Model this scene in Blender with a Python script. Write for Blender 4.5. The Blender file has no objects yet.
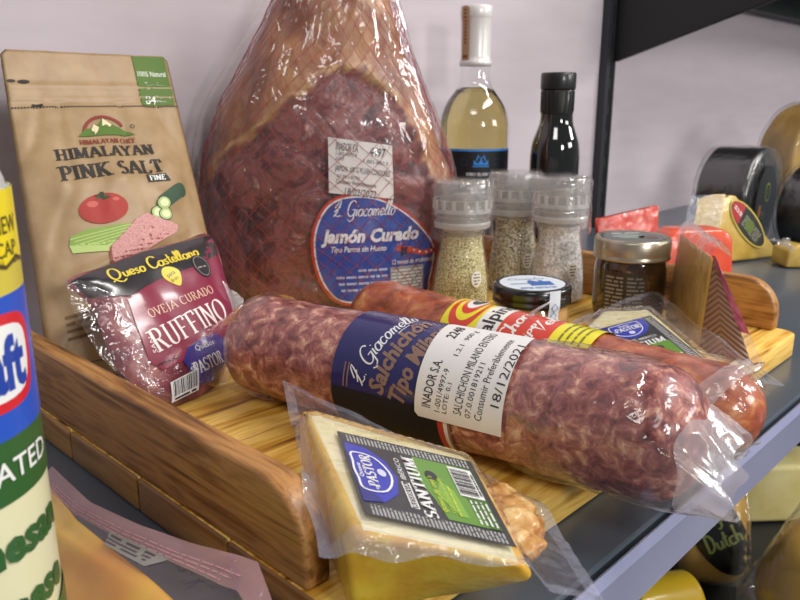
import bpy, bmesh, math, random
from mathutils import Vector, Matrix, noise
from mathutils.bvhtree import BVHTree
random.seed(7)
V = Vector
sc = bpy.context.scene
COL = sc.collection
pi = math.pi
sin, cos = math.sin, math.cos

# ------------------------------------------------------------------ camera model (also used to measure the place)
F, PIT, YAW, H = 750.0, math.radians(15), math.radians(46), 0.19
def ray(px, py):
    v = (py-300)/F; r = (px-400)/F
    f = cos(PIT)-v*sin(PIT); d = sin(PIT)+v*cos(PIT)
    return V((f*sin(YAW)+r*cos(YAW), f*cos(YAW)-r*sin(YAW), -d))
def P(px, py, x=None, y=None, z=None):
    d = ray(px, py)
    s = x/d.x if x is not None else y/d.y if y is not None else (z-H)/d.z
    return V((d.x*s, d.y*s, H+d.z*s))
def on_plane(px, py, O, U, W):
    """(u, w) where the sight line meets the plane O + u U + w W"""
    n = U.cross(W); d = ray(px, py); c = V((0, 0, H))
    t = (O-c).dot(n)/d.dot(n); h = c+d*t-O
    return (h.dot(U), h.dot(W))

def lin(h):
    h = h.lstrip('#')
    c = [int(h[i:i+2], 16)/255 for i in (0, 2, 4)]
    return tuple(x/12.92 if x <= .04045 else ((x+.055)/1.055)**2.4 for x in c)+(1,)

# ------------------------------------------------------------------ materials
def newmat(name):
    m = bpy.data.materials.new(name); m.use_nodes = True
    nt = m.node_tree; nt.nodes.clear()
    out = nt.nodes.new('ShaderNodeOutputMaterial')
    return m, nt, out
def N(nt, t, **kw):
    n = nt.nodes.new('ShaderNode'+t)
    for k, v in kw.items():
        if k in n.inputs: n.inputs[k].default_value = v
        else: setattr(n, k, v)
    return n
def coords(nt, scale=(1, 1, 1), rot=(0, 0, 0)):
    tc = N(nt, 'TexCoord'); mp = N(nt, 'Mapping')
    mp.inputs['Scale'].default_value = scale; mp.inputs['Rotation'].default_value = rot
    nt.links.new(tc.outputs['Object'], mp.inputs['Vector'])
    return mp.outputs['Vector']
def ramp(nt, fac, stops):
    r = N(nt, 'ValToRGB'); el = r.color_ramp.elements
    while len(el) < len(stops): el.new(.5)
    for e, (p, c) in zip(el, stops): e.position = p; e.color = lin(c)
    nt.links.new(fac, r.inputs['Fac'])
    return r.outputs['Color']
def mat(name, color='#808080', rough=.5, metal=0, coat=0, coat_rough=.12, scale=None, stops=None, detail=4, dist=0,
        bump=0, bscale=None, coat_bump=0, cscale=(90, 90, 90), trans=0, ior=1.45, spec=.5, sss=0, nrough=.55):
    m, nt, out = newmat(name); L = nt.links.new
    b = N(nt, 'BsdfPrincipled'); L(b.outputs[0], out.inputs[0])
    b.inputs['Base Color'].default_value = lin(color)
    b.inputs['Roughness'].default_value = rough; b.inputs['Metallic'].default_value = metal
    b.inputs['Coat Weight'].default_value = coat; b.inputs['Coat Roughness'].default_value = coat_rough
    b.inputs['Transmission Weight'].default_value = trans; b.inputs['IOR'].default_value = ior
    b.inputs['Specular IOR Level'].default_value = spec
    if sss:
        b.inputs['Subsurface Weight'].default_value = sss
        b.inputs['Subsurface Radius'].default_value = (.006, .004, .002); b.inputs['Subsurface Scale'].default_value = 1
    if scale:
        nz = N(nt, 'TexNoise', Scale=1.0, Detail=detail, Roughness=nrough, Distortion=dist)
        L(coords(nt, scale), nz.inputs['Vector'])
        L(ramp(nt, nz.outputs['Fac'], stops), b.inputs['Base Color'])
    if bump:
        n2 = N(nt, 'TexNoise', Scale=1.0, Detail=3.0); L(coords(nt, bscale or scale), n2.inputs['Vector'])
        bp = N(nt, 'Bump', Strength=bump, Distance=.002)
        L(n2.outputs['Fac'], bp.inputs['Height']); L(bp.outputs[0], b.inputs['Normal'])
    if coat_bump:
        n3 = N(nt, 'TexNoise', Scale=1.0, Detail=3.0, Distortion=1.2); L(coords(nt, cscale), n3.inputs['Vector'])
        b3 = N(nt, 'Bump', Strength=coat_bump, Distance=.004)
        L(n3.outputs['Fac'], b3.inputs['Height']); L(b3.outputs[0], b.inputs['Coat Normal'])
    return m
def film(name, haze=.08, tint='#ffffff', hazecol='#e8e8f0', rough=.1, bump=.35, bscale=70, gloss=1.0, ior=1.45, stretch=(1, 1, 1)):
    """thin clear plastic: see-through, a little milky, glossy and crumpled"""
    m, nt, out = newmat(name); L = nt.links.new
    tr = N(nt, 'BsdfTransparent', Color=lin(tint))
    df = N(nt, 'BsdfDiffuse', Color=lin(hazecol)); tl = N(nt, 'BsdfTranslucent', Color=lin(hazecol))
    dm = N(nt, 'MixShader', Fac=.4); L(df.outputs[0], dm.inputs[1]); L(tl.outputs[0], dm.inputs[2])
    m1 = N(nt, 'MixShader', Fac=haze); L(tr.outputs[0], m1.inputs[1]); L(dm.outputs[0], m1.inputs[2])
    gl = N(nt, 'BsdfGlossy', Roughness=rough, Color=(gloss, gloss, gloss, 1))
    nz = N(nt, 'TexNoise', Scale=bscale, Detail=3.0, Distortion=.8); L(coords(nt, stretch), nz.inputs['Vector'])
    bp = N(nt, 'Bump', Strength=bump, Distance=.004); L(nz.outputs['Fac'], bp.inputs['Height'])
    L(bp.outputs[0], gl.inputs['Normal'])
    f0 = ((ior-1)/(ior+1))**2                      # Schlick, the same from either side of the sheet
    ge = N(nt, 'NewGeometry'); dt = N(nt, 'VectorMath', operation='DOT_PRODUCT')
    L(ge.outputs['Incoming'], dt.inputs[0]); L(bp.outputs[0], dt.inputs[1])
    ab = N(nt, 'Math', operation='ABSOLUTE'); L(dt.outputs['Value'], ab.inputs[0])
    om = N(nt, 'Math', operation='SUBTRACT', use_clamp=True); om.inputs[0].default_value = 1; L(ab.outputs[0], om.inputs[1])
    pw_ = N(nt, 'Math', operation='POWER'); L(om.outputs[0], pw_.inputs[0]); pw_.inputs[1].default_value = 5
    fr = N(nt, 'Math', operation='MULTIPLY_ADD'); L(pw_.outputs[0], fr.inputs[0]); fr.inputs[1].default_value = 1-f0; fr.inputs[2].default_value = f0*1.6
    m2 = N(nt, 'MixShader'); L(fr.outputs[0], m2.inputs[0]); L(m1.outputs[0], m2.inputs[1]); L(gl.outputs[0], m2.inputs[2])
    L(m2.outputs[0], out.inputs[0])
    return m
def wood(name, axis, dark, mid, light, freq=90):
    m, nt, out = newmat(name); L = nt.links.new
    b = N(nt, 'BsdfPrincipled', Roughness=.42); L(b.outputs[0], out.inputs[0])
    sc_ = [freq, freq, freq]; sc_[axis] = freq*.045
    nz = N(nt, 'TexNoise', Scale=1.0, Detail=6.0, Roughness=.6, Distortion=.5); L(coords(nt, sc_), nz.inputs['Vector'])
    s2 = [freq*.3]*3; s2[axis] = freq*.04
    n2 = N(nt, 'TexNoise', Scale=1.0, Detail=3.0, Distortion=1.0); L(coords(nt, s2), n2.inputs['Vector'])
    a = N(nt, 'Math', operation='MULTIPLY_ADD'); a.inputs[1].default_value = .55
    L(n2.outputs['Fac'], a.inputs[0])
    h = N(nt, 'Math', operation='MULTIPLY'); h.inputs[1].default_value = .45
    L(nz.outputs['Fac'], h.inputs[0]); L(h.outputs[0], a.inputs[2])
    L(ramp(nt, a.outputs[0], [(.36, dark), (.45, mid), (.53, light), (.62, mid), (.7, light)]), b.inputs['Base Color'])
    bp = N(nt, 'Bump', Strength=.15, Distance=.001); L(nz.outputs['Fac'], bp.inputs['Height']); L(bp.outputs[0], b.inputs['Normal'])
    return m
_ink = {}
def ink(c, rough=.35, coat=.3):
    k = (c, rough, coat)
    if k not in _ink:
        _ink[k] = mat('print_'+c.lstrip('#'), c, rough, coat=coat, coat_rough=.15)
    return _ink[k]

# ------------------------------------------------------------------ mesh building
class MB:
    def __init__(s): s.bm = bmesh.new(); s.mats = []; s.sm = True
    def mi(s, m):
        if m not in s.mats: s.mats.append(m)
        return s.mats.index(m)
    def face(s, vs, m):
        try: f = s.bm.faces.new(vs)
        except ValueError: return None
        f.material_index = s.mi(m); f.smooth = s.sm
        return f
    def grid(s, fn, nu, nv, m, cu=False, cv=False):
        R = [[s.bm.verts.new(fn(i/nu, j/nv)) for j in range(nv+(0 if cv else 1))] for i in range(nu+(0 if cu else 1))]
        for i in range(nu):
            for j in range(nv):
                a = R[i]; b = R[(i+1) % len(R)]; k = (j+1) % len(a)
                s.face([a[j], b[j], b[k], a[k]], m if not callable(m) else m((i+.5)/nu, (j+.5)/nv))
        return R
    def lathe(s, prof, m, c=(0, 0, 0), seg=40, cap=True, frame=None):
        """prof: (r, h) or (r, h, material)"""
        c = V(c); X, Y, Z = frame or (V((1, 0, 0)), V((0, 1, 0)), V((0, 0, 1)))
        rings = [[s.bm.verts.new(c+Z*p[1]+(X*cos(2*pi*k/seg)+Y*sin(2*pi*k/seg))*max(p[0], 1e-6)) for k in range(seg)] for p in prof]
        for i in range(len(prof)-1):
            mm = prof[i+1][2] if len(prof[i+1]) > 2 else m
            for k in range(seg):
                s.face([rings[i][k], rings[i][(k+1) % seg], rings[i+1][(k+1) % seg], rings[i+1][k]], mm)
        if cap:
            s.face(list(reversed(rings[0])), prof[0][2] if len(prof[0]) > 2 else m)
            s.face(rings[-1], prof[-1][2] if len(prof[-1]) > 2 else m)
        return rings
    def box(s, c, d, m, M=None):
        c = V(c); M = M or Matrix.Identity(3); vs = []
        for x in (-.5, .5):
            for y in (-.5, .5):
                for z in (-.5, .5): vs.append(s.bm.verts.new(c+M @ V((x*d[0], y*d[1], z*d[2]))))
        for q in ((0, 1, 3, 2), (4, 6, 7, 5), (0, 4, 5, 1), (2, 3, 7, 6), (0, 2, 6, 4), (1, 5, 7, 3)):
            f = s.face([vs[i] for i in q], m)
            f.smooth = False
    def prism(s, pts, O, U, W, D, m, side=None):
        """outline pts in (U, W) from O, pushed along the vector D"""
        O, U, W, D = V(O), V(U), V(W), V(D)
        a = [s.bm.verts.new(O+U*p[0]+W*p[1]) for p in pts]; b = [s.bm.verts.new(v.co+D) for v in a]
        n = len(a)
        for f in (s.face(list(reversed(a)), m), s.face(b, m)):
            if f: f.smooth = False
        for i in range(n): s.face([a[i], a[(i+1) % n], b[(i+1) % n], b[i]], side or m)
    def tube(s, pts, r, m, seg=8, cap=True):
        pts = [V(p) for p in pts]; rings = []
        n0 = None
        for i, p in enumerate(pts):
            t = (pts[min(i+1, len(pts)-1)]-pts[max(i-1, 0)]).normalized()
            if n0 is None: n0 = t.orthogonal().normalized()
            n0 = (n0-t*n0.dot(t)).normalized(); b = t.cross(n0)
            rr = r[i] if isinstance(r, (list, tuple)) else r
            rings.append([s.bm.verts.new(p+(n0*cos(2*pi*k/seg)+b*sin(2*pi*k/seg))*rr) for k in range(seg)])
        for i in range(len(rings)-1):
            for k in range(seg): s.face([rings[i][k], rings[i][(k+1) % seg], rings[i+1][(k+1) % seg], rings[i+1][k]], m)
        if cap:
            s.face(list(reversed(rings[0])), m); s.face(rings[-1], m)
    def bvh(s):
        s.bm.normal_update(); return BVHTree.FromBMesh(s.bm)
    def bevel(s, w, seg=2, ang=40):
        s.bm.normal_update()
        es = [e for e in s.bm.edges if len(e.link_faces) == 2 and e.calc_face_angle(0) > math.radians(ang)]
        bmesh.ops.bevel(s.bm, geom=es, offset=w, segments=seg, affect='EDGES', profile=.5)
    def scale_xy(s, c, k):
        for v in s.bm.verts: v.co.x = c[0]+(v.co.x-c[0])*k; v.co.y = c[1]+(v.co.y-c[1])*k
    def jitter(s, amp, freq, seed=0):
        s.bm.normal_update()
        d = [(v, v.normal*noise.noise(v.co*freq+V((seed, 0, 0)))*amp) for v in s.bm.verts]
        for v, q in d: v.co += q
    def build(s, name, parent=None, smooth=True, fix=True, angle=None):
        if fix: bmesh.ops.recalc_face_normals(s.bm, faces=s.bm.faces)
        off = V((0, 0, 0)); p = parent
        while p: off += p.location; p = p.parent
        for v in s.bm.verts: v.co -= off
        me = bpy.data.meshes.new(name); s.bm.to_mesh(me); s.bm.free()
        for m in s.mats: me.materials.append(m)
        if angle:
            me.set_sharp_from_angle(angle=math.radians(angle))
        o = bpy.data.objects.new(name, me); COL.objects.link(o)
        if parent: o.parent = parent
        return o

def tag(o, label, cat=None, group=None, kind=None):
    o['label'] = label
    if cat: o['category'] = cat
    if group: o['group'] = group
    if kind: o['kind'] = kind
    return o
def thing(name, label, cat, loc=(0, 0, 0), group=None):
    o = bpy.data.objects.new(name, None); COL.objects.link(o); o.location = loc; o.empty_display_size = .02
    return tag(o, label, cat, group)

# ------------------------------------------------------------------ lettering
def arc(cx, cy, rx, ry, a0, a1, n=14):
    return [(cx+rx*cos(math.radians(a0+(a1-a0)*i/n)), cy+ry*sin(math.radians(a0+(a1-a0)*i/n))) for i in range(n+1)]
SER = {  # width, strokes, serif feet
 'A': (.8, [[(.08, 0), (.4, 1)], [(.4, 1), (.74, 0)], [(.2, .34), (.6, .34)]], [(.08, 0), (.74, 0)]),
 'B': (.68, [[(.16, 0), (.16, 1)], [(.16, 1), (.36, 1)]+arc(.36, .77, .2, .23, 90, -90)+[(.16, .54)], [(.16, .54), (.38, .54)]+arc(.38, .27, .24, .27, 90, -90)+[(.16, 0)]], [(.1, 0), (.1, 1)]),
 'C': (.76, [arc(.43, .5, .35, .5, 48, 312, 20)], []),
 'D': (.78, [[(.16, 0), (.16, 1)], [(.16, 1), (.3, 1)]+arc(.32, .5, .38, .5, 90, -90)+[(.16, 0)]], [(.1, 0), (.1, 1)]),
 'E': (.66, [[(.16, 0), (.16, 1)], [(.16, 1), (.57, 1), (.58, .82)], [(.16, .52), (.46, .52)], [(.16, 0), (.58, 0), (.6, .2)]], [(.1, 0), (.1, 1)]),
 'F': (.62, [[(.16, 0), (.16, 1)], [(.16, 1), (.57, 1), (.58, .8)], [(.16, .5), (.46, .5)]], [(.16, 0), (.1, 1)]),
 'H': (.8, [[(.15, 0), (.15, 1)], [(.65, 0), (.65, 1)], [(.15, .5), (.65, .5)]], [(.15, 0), (.15, 1), (.65, 0), (.65, 1)]),
 'I': (.32, [[(.16, 0), (.16, 1)]], [(.16, 0), (.16, 1)]),
 'J': (.42, [[(.25, 1), (.25, .0), (.18, -.12), (.06, -.12)]], [(.25, 1)]),
 'K': (.78, [[(.16, 0), (.16, 1)], [(.62, 1), (.18, .44)], [(.3, .58), (.68, 0)]], [(.16, 0), (.16, 1), (.62, 1), (.68, 0)]),
 'L': (.62, [[(.16, 0), (.16, 1)], [(.16, 0), (.56, 0), (.58, .22)]], [(.1, 0), (.16, 1)]),
 'M': (.96, [[(.12, 0), (.14, 1)], [(.16, 1), (.47, .04)], [(.47, .04), (.8, 1)], [(.8, 1), (.82, 0)]], [(.12, 0), (.1, 1), (.82, 0), (.84, 1)]),
 'N': (.82, [[(.13, 0), (.13, 1)], [(.14, 1), (.67, .0)], [(.67, 0), (.67, 1)]], [(.13, 0), (.1, 1), (.67, 1)]),
 'O': (.84, [arc(.42, .5, .34, .5, 90, 450, 26)], []),
 'P': (.66, [[(.16, 0), (.16, 1)], [(.16, 1), (.36, 1)]+arc(.36, .74, .24, .26, 90, -90)+[(.16, .48)]], [(.16, 0), (.1, 1)]),
 'Q': (.84, [arc(.42, .5, .34, .5, 90, 450, 26), [(.4, .1), (.72, -.18)]], []),
 'R': (.74, [[(.16, 0), (.16, 1)], [(.16, 1), (.36, 1)]+arc(.36, .76, .22, .24, 90, -90)+[(.16, .52)], [(.36, .52), (.66, 0)]], [(.16, 0), (.1, 1), (.68, 0)]),
 'S': (.6, [arc(.31, .75, .2, .25, 35, 270, 12)+arc(.31, .25, .22, .25, 85, -150, 12)], []),
 'T': (.74, [[(.37, 0), (.37, 1)], [(.06, .78), (.08, 1), (.66, 1), (.68, .78)]], [(.37, 0)]),
 'U': (.8, [[(.15, 1), (.15, .3)]+arc(.39, .27, .24, .27, 180, 360)+[(.63, 1)]], [(.15, 1), (.63, 1)]),
 'V': (.78, [[(.08, 1), (.38, 0)], [(.38, 0), (.7, 1)]], [(.08, 1), (.7, 1)]),
 'Y': (.76, [[(.08, 1), (.38, .46)], [(.38, .46), (.68, 1)], [(.38, 0), (.38, .46)]], [(.08, 1), (.68, 1), (.38, 0)]),
 ' ': (.34, [], []), '-': (.4, [[(.08, .42), (.32, .42)]], []), "'": (.2, [[(.1, 1), (.08, .75)]], []),
}
CUR = {
 'a': (.44, [arc(.2, .22, .18, .22, 60, 420), [(.38, .44), (.37, .06), (.44, .02)]]),
 'b': (.42, [[(.08, 1), (.08, .02)]+arc(.2, .2, .15, .2, 230, 500)]),
 'c': (.36, [arc(.2, .22, .18, .22, 50, 320)]),
 'd': (.44, [arc(.2, .22, .18, .22, 60, 420), [(.4, 1), (.37, .06), (.44, .02)]]),
 'e': (.38, [[(.04, .2), (.3, .26)]+arc(.19, .24, .16, .22, 10, 325)]),
 'g': (.42, [arc(.2, .22, .17, .22, 60, 420), [(.37, .44), (.36, -.2), (.2, -.4), (.05, -.25)]]),
 'h': (.42, [[(.06, 1), (.06, 0)], [(.06, .25), (.2, .44), (.32, .36), (.34, 0)]]),
 'i': (.2, [[(.08, .44), (.08, .06), (.18, .02)], [(.1, .62), (.11, .66)]]),
 'l': (.24, [[(0, .06), (.16, .55), (.2, .9), (.13, 1), (.06, .85), (.06, .2), (.12, .02), (.24, .06)]]),
 'm': (.62, [[(.06, .44), (.06, 0)], [(.06, .28), (.16, .44), (.26, .38), (.28, 0)], [(.28, .28), (.4, .44), (.5, .38), (.52, .05), (.6, .02)]]),
 'n': (.42, [[(.06, .44), (.06, 0)], [(.06, .26), (.18, .44), (.3, .38), (.32, .05), (.42, .02)]]),
 'o': (.42, [arc(.2, .22, .17, .22, 90, 450), [(.24, .44), (.42, .36)]]),
 'p': (.42, [[(.08, .44), (.06, -.4)]+[], arc(.21, .22, .15, .21, 180, -180)]),
 'r': (.32, [[(.06, .44), (.06, 0)], [(.06, .26), (.16, .42), (.3, .42)]]),
 's': (.32, [[(.27, .38), (.18, .44), (.07, .38), (.1, .27), (.22, .18), (.26, .08), (.16, 0), (.03, .06)]]),
 't': (.28, [[(.13, .85), (.1, .1), (.2, .0), (.28, .06)], [(-.02, .52), (.28, .56)]]),
 'u': (.44, [[(.06, .44), (.07, .1), (.18, 0), (.32, .12), (.36, .44)], [(.36, .44), (.36, .06), (.44, .02)]]),
 'v': (.36, [[(.03, .44), (.15, 0), (.3, .44)]]),
 'z': (.36, [[(.03, .42), (.3, .42), (.04, .02), (.32, .02)]]),
 'C': (.66, [arc(.38, .5, .34, .5, 40, 330, 20)]),
 'G': (.74, [arc(.38, .5, .34, .5, 40, 330, 20)+[(.68, .42), (.42, .42)], [(.68, .42), (.66, -.2), (.4, -.35), (.2, -.2)]]),
 'L': (.6, [[(.0, .55), (.25, .95), (.42, 1), (.4, .8), (.2, .2), (.05, .0), (.2, .06), (.45, .0), (.58, .08)], [(.0, .3), (.45, .62)]]),
 'Q': (.9, [arc(.42, .5, .36, .48, 110, 470, 22), [(.1, -.12), (.3, -.02), (.5, -.2), (.75, -.3), (1.0, -.15)]]),
 'V': (.5, [[(.03, 1), (.2, 0), (.45, 1)]]), 'I': (.2, [[(.1, 0), (.1, 1)]]),
 'B': (.5, [[(.1, 0), (.1, 1)]+arc(.2, .75, .2, .25, 90, -90)+arc(.2, .25, .24, .25, 90, -90)]),
 'D': (.56, [[(.1, 0), (.1, 1)]+arc(.14, .5, .36, .5, 90, -90)+[(.1, 0)]]),
 'y': (.4, [[(.06, .44), (.12, .1), (.22, .06), (.34, .44)], [(.34, .44), (.28, -.2), (.12, -.36), (.0, -.25)]]),
 '.': (.2, [[(.06, .02), (.09, .04)]]), ' ': (.24, []),
}
_tc = {}
def text_polys(s, bold=0, shear=0):
    k = (s, bold, shear)
    if k in _tc: return _tc[k]
    cu = bpy.data.curves.new('lettering', 'FONT'); cu.body = s; cu.offset = bold; cu.shear = shear; cu.resolution_u = 2
    o = bpy.data.objects.new('lettering', cu); COL.objects.link(o); bpy.context.view_layer.update()
    ev = o.evaluated_get(bpy.context.evaluated_depsgraph_get()); me = ev.to_mesh()
    vs = [(v.co.x, v.co.y) for v in me.vertices]; fs = [tuple(p.vertices) for p in me.polygons]
    ev.to_mesh_clear(); bpy.data.objects.remove(o); bpy.data.curves.remove(cu)
    _tc[k] = (vs, fs)
    return _tc[k]
CAPH = None
def ribbon(pts, wfn):
    q = []; n = len(pts)
    for i in range(n):
        a, b = pts[max(i-1, 0)], pts[min(i+1, n-1)]
        dx, dy = b[0]-a[0], b[1]-a[1]; l = math.hypot(dx, dy) or 1
        w = wfn(dx/l, dy/l)/2
        q.append(((pts[i][0]-dy/l*w, pts[i][1]+dx/l*w), (pts[i][0]+dy/l*w, pts[i][1]-dx/l*w)))
    return [[q[i][0], q[i][1], q[i+1][1], q[i+1][0]] for i in range(n-1)]

class Decal:
    """flat artwork in metres, later laid on a surface by a mapping (u, v, lift) -> point"""
    def __init__(s): s.it = []
    def poly(s, pts, m, l=0): s.it.append(([list(pts)], m, l)); return s
    def polys(s, ps, m, l=0): s.it.append((ps, m, l)); return s
    def rect(s, x0, y0, x1, y1, m, l=0): return s.poly([(x0, y0), (x1, y0), (x1, y1), (x0, y1)], m, l)
    def ell(s, cx, cy, rx, ry, m, l=0, n=28, a0=0, a1=360):
        return s.poly([(cx+rx*cos(math.radians(a0+(a1-a0)*k/n)), cy+ry*sin(math.radians(a0+(a1-a0)*k/n))) for k in range(n if a1-a0 == 360 else n+1)], m, l)
    def line(s, pts, w, m, l=0): return s.polys(ribbon(pts, lambda a, b: w), m, l)
    def place(s, ps, cx, cy, w, h, m, l, rot, base=None, vfit=True):
        xs = [p[0] for q in ps for p in q]; ys = [p[1] for q in ps for p in q]
        x0, x1 = min(xs), max(xs); y0, y1 = base if base else (min(ys), max(ys))
        sx = w/(x1-x0); sy = h/(y1-y0); c, d = cos(math.radians(rot)), sin(math.radians(rot))
        out = []
        for q in ps:
            r = []
            for x, y in q:
                X = (x-(x0+x1)/2)*sx; Y = (y-(y0+y1)/2)*sy
                r.append((cx+X*c-Y*d, cy+X*d+Y*c))
            out.append(r)
        s.it.append((out, m, l)); return s
    def text(s, t, cx, cy, w, h, m, l=1, rot=0, bold=0, shear=0):
        global CAPH
        if CAPH is None: CAPH = max(v[1] for v in text_polys('H')[0])
        vs, fs = text_polys(t, bold, shear)
        return s.place([[vs[i] for i in f] for f in fs], cx, cy, w, h, m, l, rot, (0, CAPH))
    def serif(s, t, cx, cy, w, h, m, l=1, rot=0, thick=.17, thin=.06, slab=.05):
        ps = []; x = 0
        nib = math.radians(12)
        wf = lambda a, b: max(thin, thick*abs(a*sin(nib)-b*cos(nib)))
        for ch in t:
            wd, st, sf = SER[ch]
            for k in st:
                for q in ribbon([(px+x, py) for px, py in k], wf): ps.append(q)
            for fx, fy in sf:
                y0 = 0 if fy == 0 else 1-slab
                ps.append([(x+fx-thick*.95, y0), (x+fx+thick*.95, y0), (x+fx+thick*.95, y0+slab), (x+fx-thick*.95, y0+slab)])
            x += wd+.06
        return s.place(ps, cx, cy, w, h, m, l, rot, (0, 1))
    def script(s, t, cx, cy, w, h, m, l=1, rot=0, thick=.09, shear=.35):
        ps = []; x = 0
        for ch in t:
            wd, st = CUR[ch]
            for k in st:
                for q in ribbon([(px+x+py*shear, py) for px, py in k], lambda a, b: thick*(.55+.45*abs(b))): ps.append(q)
            x += wd+.03
        return s.place(ps, cx, cy, w, h, m, l, rot, (0, 1))
    def barcode(s, x0, y0, x1, y1, m, l=1, n=26, seed=3, vertical=True):
        r = random.Random(seed); t = 0; ps = []
        while t < 1:
            w = r.choice((.015, .015, .03, .045)); g = r.choice((.015, .03, .03))
            a, b = t, min(1, t+w); t += w+g
            if vertical: ps.append([(x0+(x1-x0)*a, y0), (x0+(x1-x0)*b, y0), (x0+(x1-x0)*b, y1), (x0+(x1-x0)*a, y1)])
            else: ps.append([(x0, y0+(y1-y0)*a), (x1, y0+(y1-y0)*a), (x1, y0+(y1-y0)*b), (x0, y0+(y1-y0)*b)])
        return s.polys(ps, m, l)
    def lines(s, x0, y0, x1, y1, n, m, l=1, seed=1, fill=.45, gap=True):
        """rows of print too small to read"""
        r = random.Random(seed); ps = []; dy = (y1-y0)/n
        for k in range(n):
            x = x0; yb = y0+dy*k
            while x < x1:
                w = min(dy*r.uniform(1.0, 4.0), x1-x); ps.append([(x, yb), (x+w, yb), (x+w, yb+dy*fill), (x, yb+dy*fill)]); x += w+dy*.5
        return s.polys(ps, m, l)
    def shifted(s, dx, dy, rot=0, k=1):
        c, d = cos(math.radians(rot))*k, sin(math.radians(rot))*k
        s.it = [([[(x*c-y*d+dx, x*d+y*c+dy) for x, y in q] for q in ps], m, l) for ps, m, l in s.it]; return s
    def build(s, name, parent, fn, step=.004, gap=.00012, lift=.0003):
        mb = MB()
        for ps, m, l in s.it:
            bm = bmesh.new(); lay = lift+gap*l
            for q in ps:
                vs = [bm.verts.new((x, y, 0)) for x, y in q]
                try: bm.faces.new(vs)
                except ValueError: pass
            if not bm.verts: bm.free(); continue
            bmesh.ops.triangulate(bm, faces=[f for f in bm.faces if len(f.verts) > 4])
            if step:
                for ax in (0, 1):
                    lo = min(v.co[ax] for v in bm.verts); hi = max(v.co[ax] for v in bm.verts); n = int((hi-lo)/step)
                    no = V((1, 0, 0)) if ax == 0 else V((0, 1, 0))
                    for k in range(1, n+1):
                        co = V((0, 0, 0)); co[ax] = lo+(hi-lo)*k/(n+1)
                        bmesh.ops.bisect_plane(bm, geom=bm.verts[:]+bm.edges[:]+bm.faces[:], plane_co=co, plane_no=no, dist=1e-7)
            idx = {}
            for v in bm.verts: idx[v] = mb.bm.verts.new(fn(v.co.x, v.co.y, lay))
            for f in bm.faces: mb.face([idx[v] for v in f.verts], m)
            bm.free()
        return mb.build(name, parent, fix=False)

def flat_map(O, U, W):
    O, U, W = V(O), V(U).normalized(), V(W).normalized(); n = U.cross(W)
    return lambda u, w, l: O+U*u+W*w+n*l
def project_map(O, U, W, bvh, back=.15):
    O, U, W = V(O), V(U).normalized(), V(W).normalized(); n = U.cross(W)
    def fn(u, w, l):
        p = O+U*u+W*w
        hit = bvh.ray_cast(p+n*back, -n)
        return (hit[0] if hit[0] else p)+n*l
    return fn
def fbm(p, k=3):
    return sum(noise.noise(p*2**i)/2**i for i in range(k))
# ------------------------------------------------------------------ the setting
WALL_Y = .585
wall_m = mat('painted_back_panel', '#bbb1b7', .75, scale=(9, 9, 60), stops=[(.35, '#b8aeb4'), (.65, '#bdb3b9')], bump=.05, bscale=(700, 700, 700), spec=.2)
b = MB(); b.box((1.2, WALL_Y+.02, .3), (4.4, .04, 2.6), wall_m)
wo = b.build('wall_back'); tag(wo, 'pale lilac painted back panel behind the shelves', kind='structure')
b = MB(); b.box((1.2, -.9, -1.02), (4.4, 3.0, .04), mat('shop_floor_tile', '#8a8580', .5))
tag(b.build('floor'), 'grey shop floor in front of the shelving', kind='structure')

steel = mat('grey_blue_shelf_paint', '#4a535d', .3, scale=(6, 6, 6), stops=[(.3, '#474f59'), (.7, '#4e5761')], spec=.6, coat=.2, bump=.02, bscale=(900, 900, 900))
lip_m = mat('shelf_edge_lavender_reflection', '#8b8fae', .3, metal=.15, coat=.3, scale=(8, 8, 8), stops=[(.3, '#868aab'), (.7, '#9296b2')])  # cool lavender reflection put into the edge's base colour
black_m = mat('black_steel', '#1e1f20', .45, spec=.4)
upr_m = mat('charcoal_steel', '#37383b', .42, metal=.3)
dark_m = mat('slot_shade_black', '#060606', .8)  # near-black sheet colour stands in for the shade inside the slots
low_m = mat('dark_lower_shelf_paint', '#1a1b1d', .45)

sh = thing('steel_shelf', 'blue grey steel shelf carrying the wooden tray, its front edge coloured as a lavender reflection', 'shelf', (.9, .35, 0))
b = MB(); b.box((.9, (.127+WALL_Y)/2+.0015, -.006), (3.2, WALL_Y-.127-.006, .012), steel); b.bevel(.0015)
b.build('shelf_board', sh)
b = MB(); b.prism([(.127, 0), (.1245, -.004), (.1245, -.027), (.128, -.031), (.145, -.031), (.145, -.029), (.1285, -.028), (.1285, -.001)], (-.7, 0, 0), (0, 1, 0), (0, 0, 1), (3.2, 0, 0), lip_m)
tag(b.build('front_edge', sh, angle=30), 'folded front edge with a lavender reflection in its colour')

ls = thing('lower_shelf', 'dark lower shelf below holding the whole cheeses', 'shelf', (.9, .2, -.335))
b = MB(); b.box((.9, .27, -.341), (3.2, .6, .012), low_m); b.build('shelf_board', ls)

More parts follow.
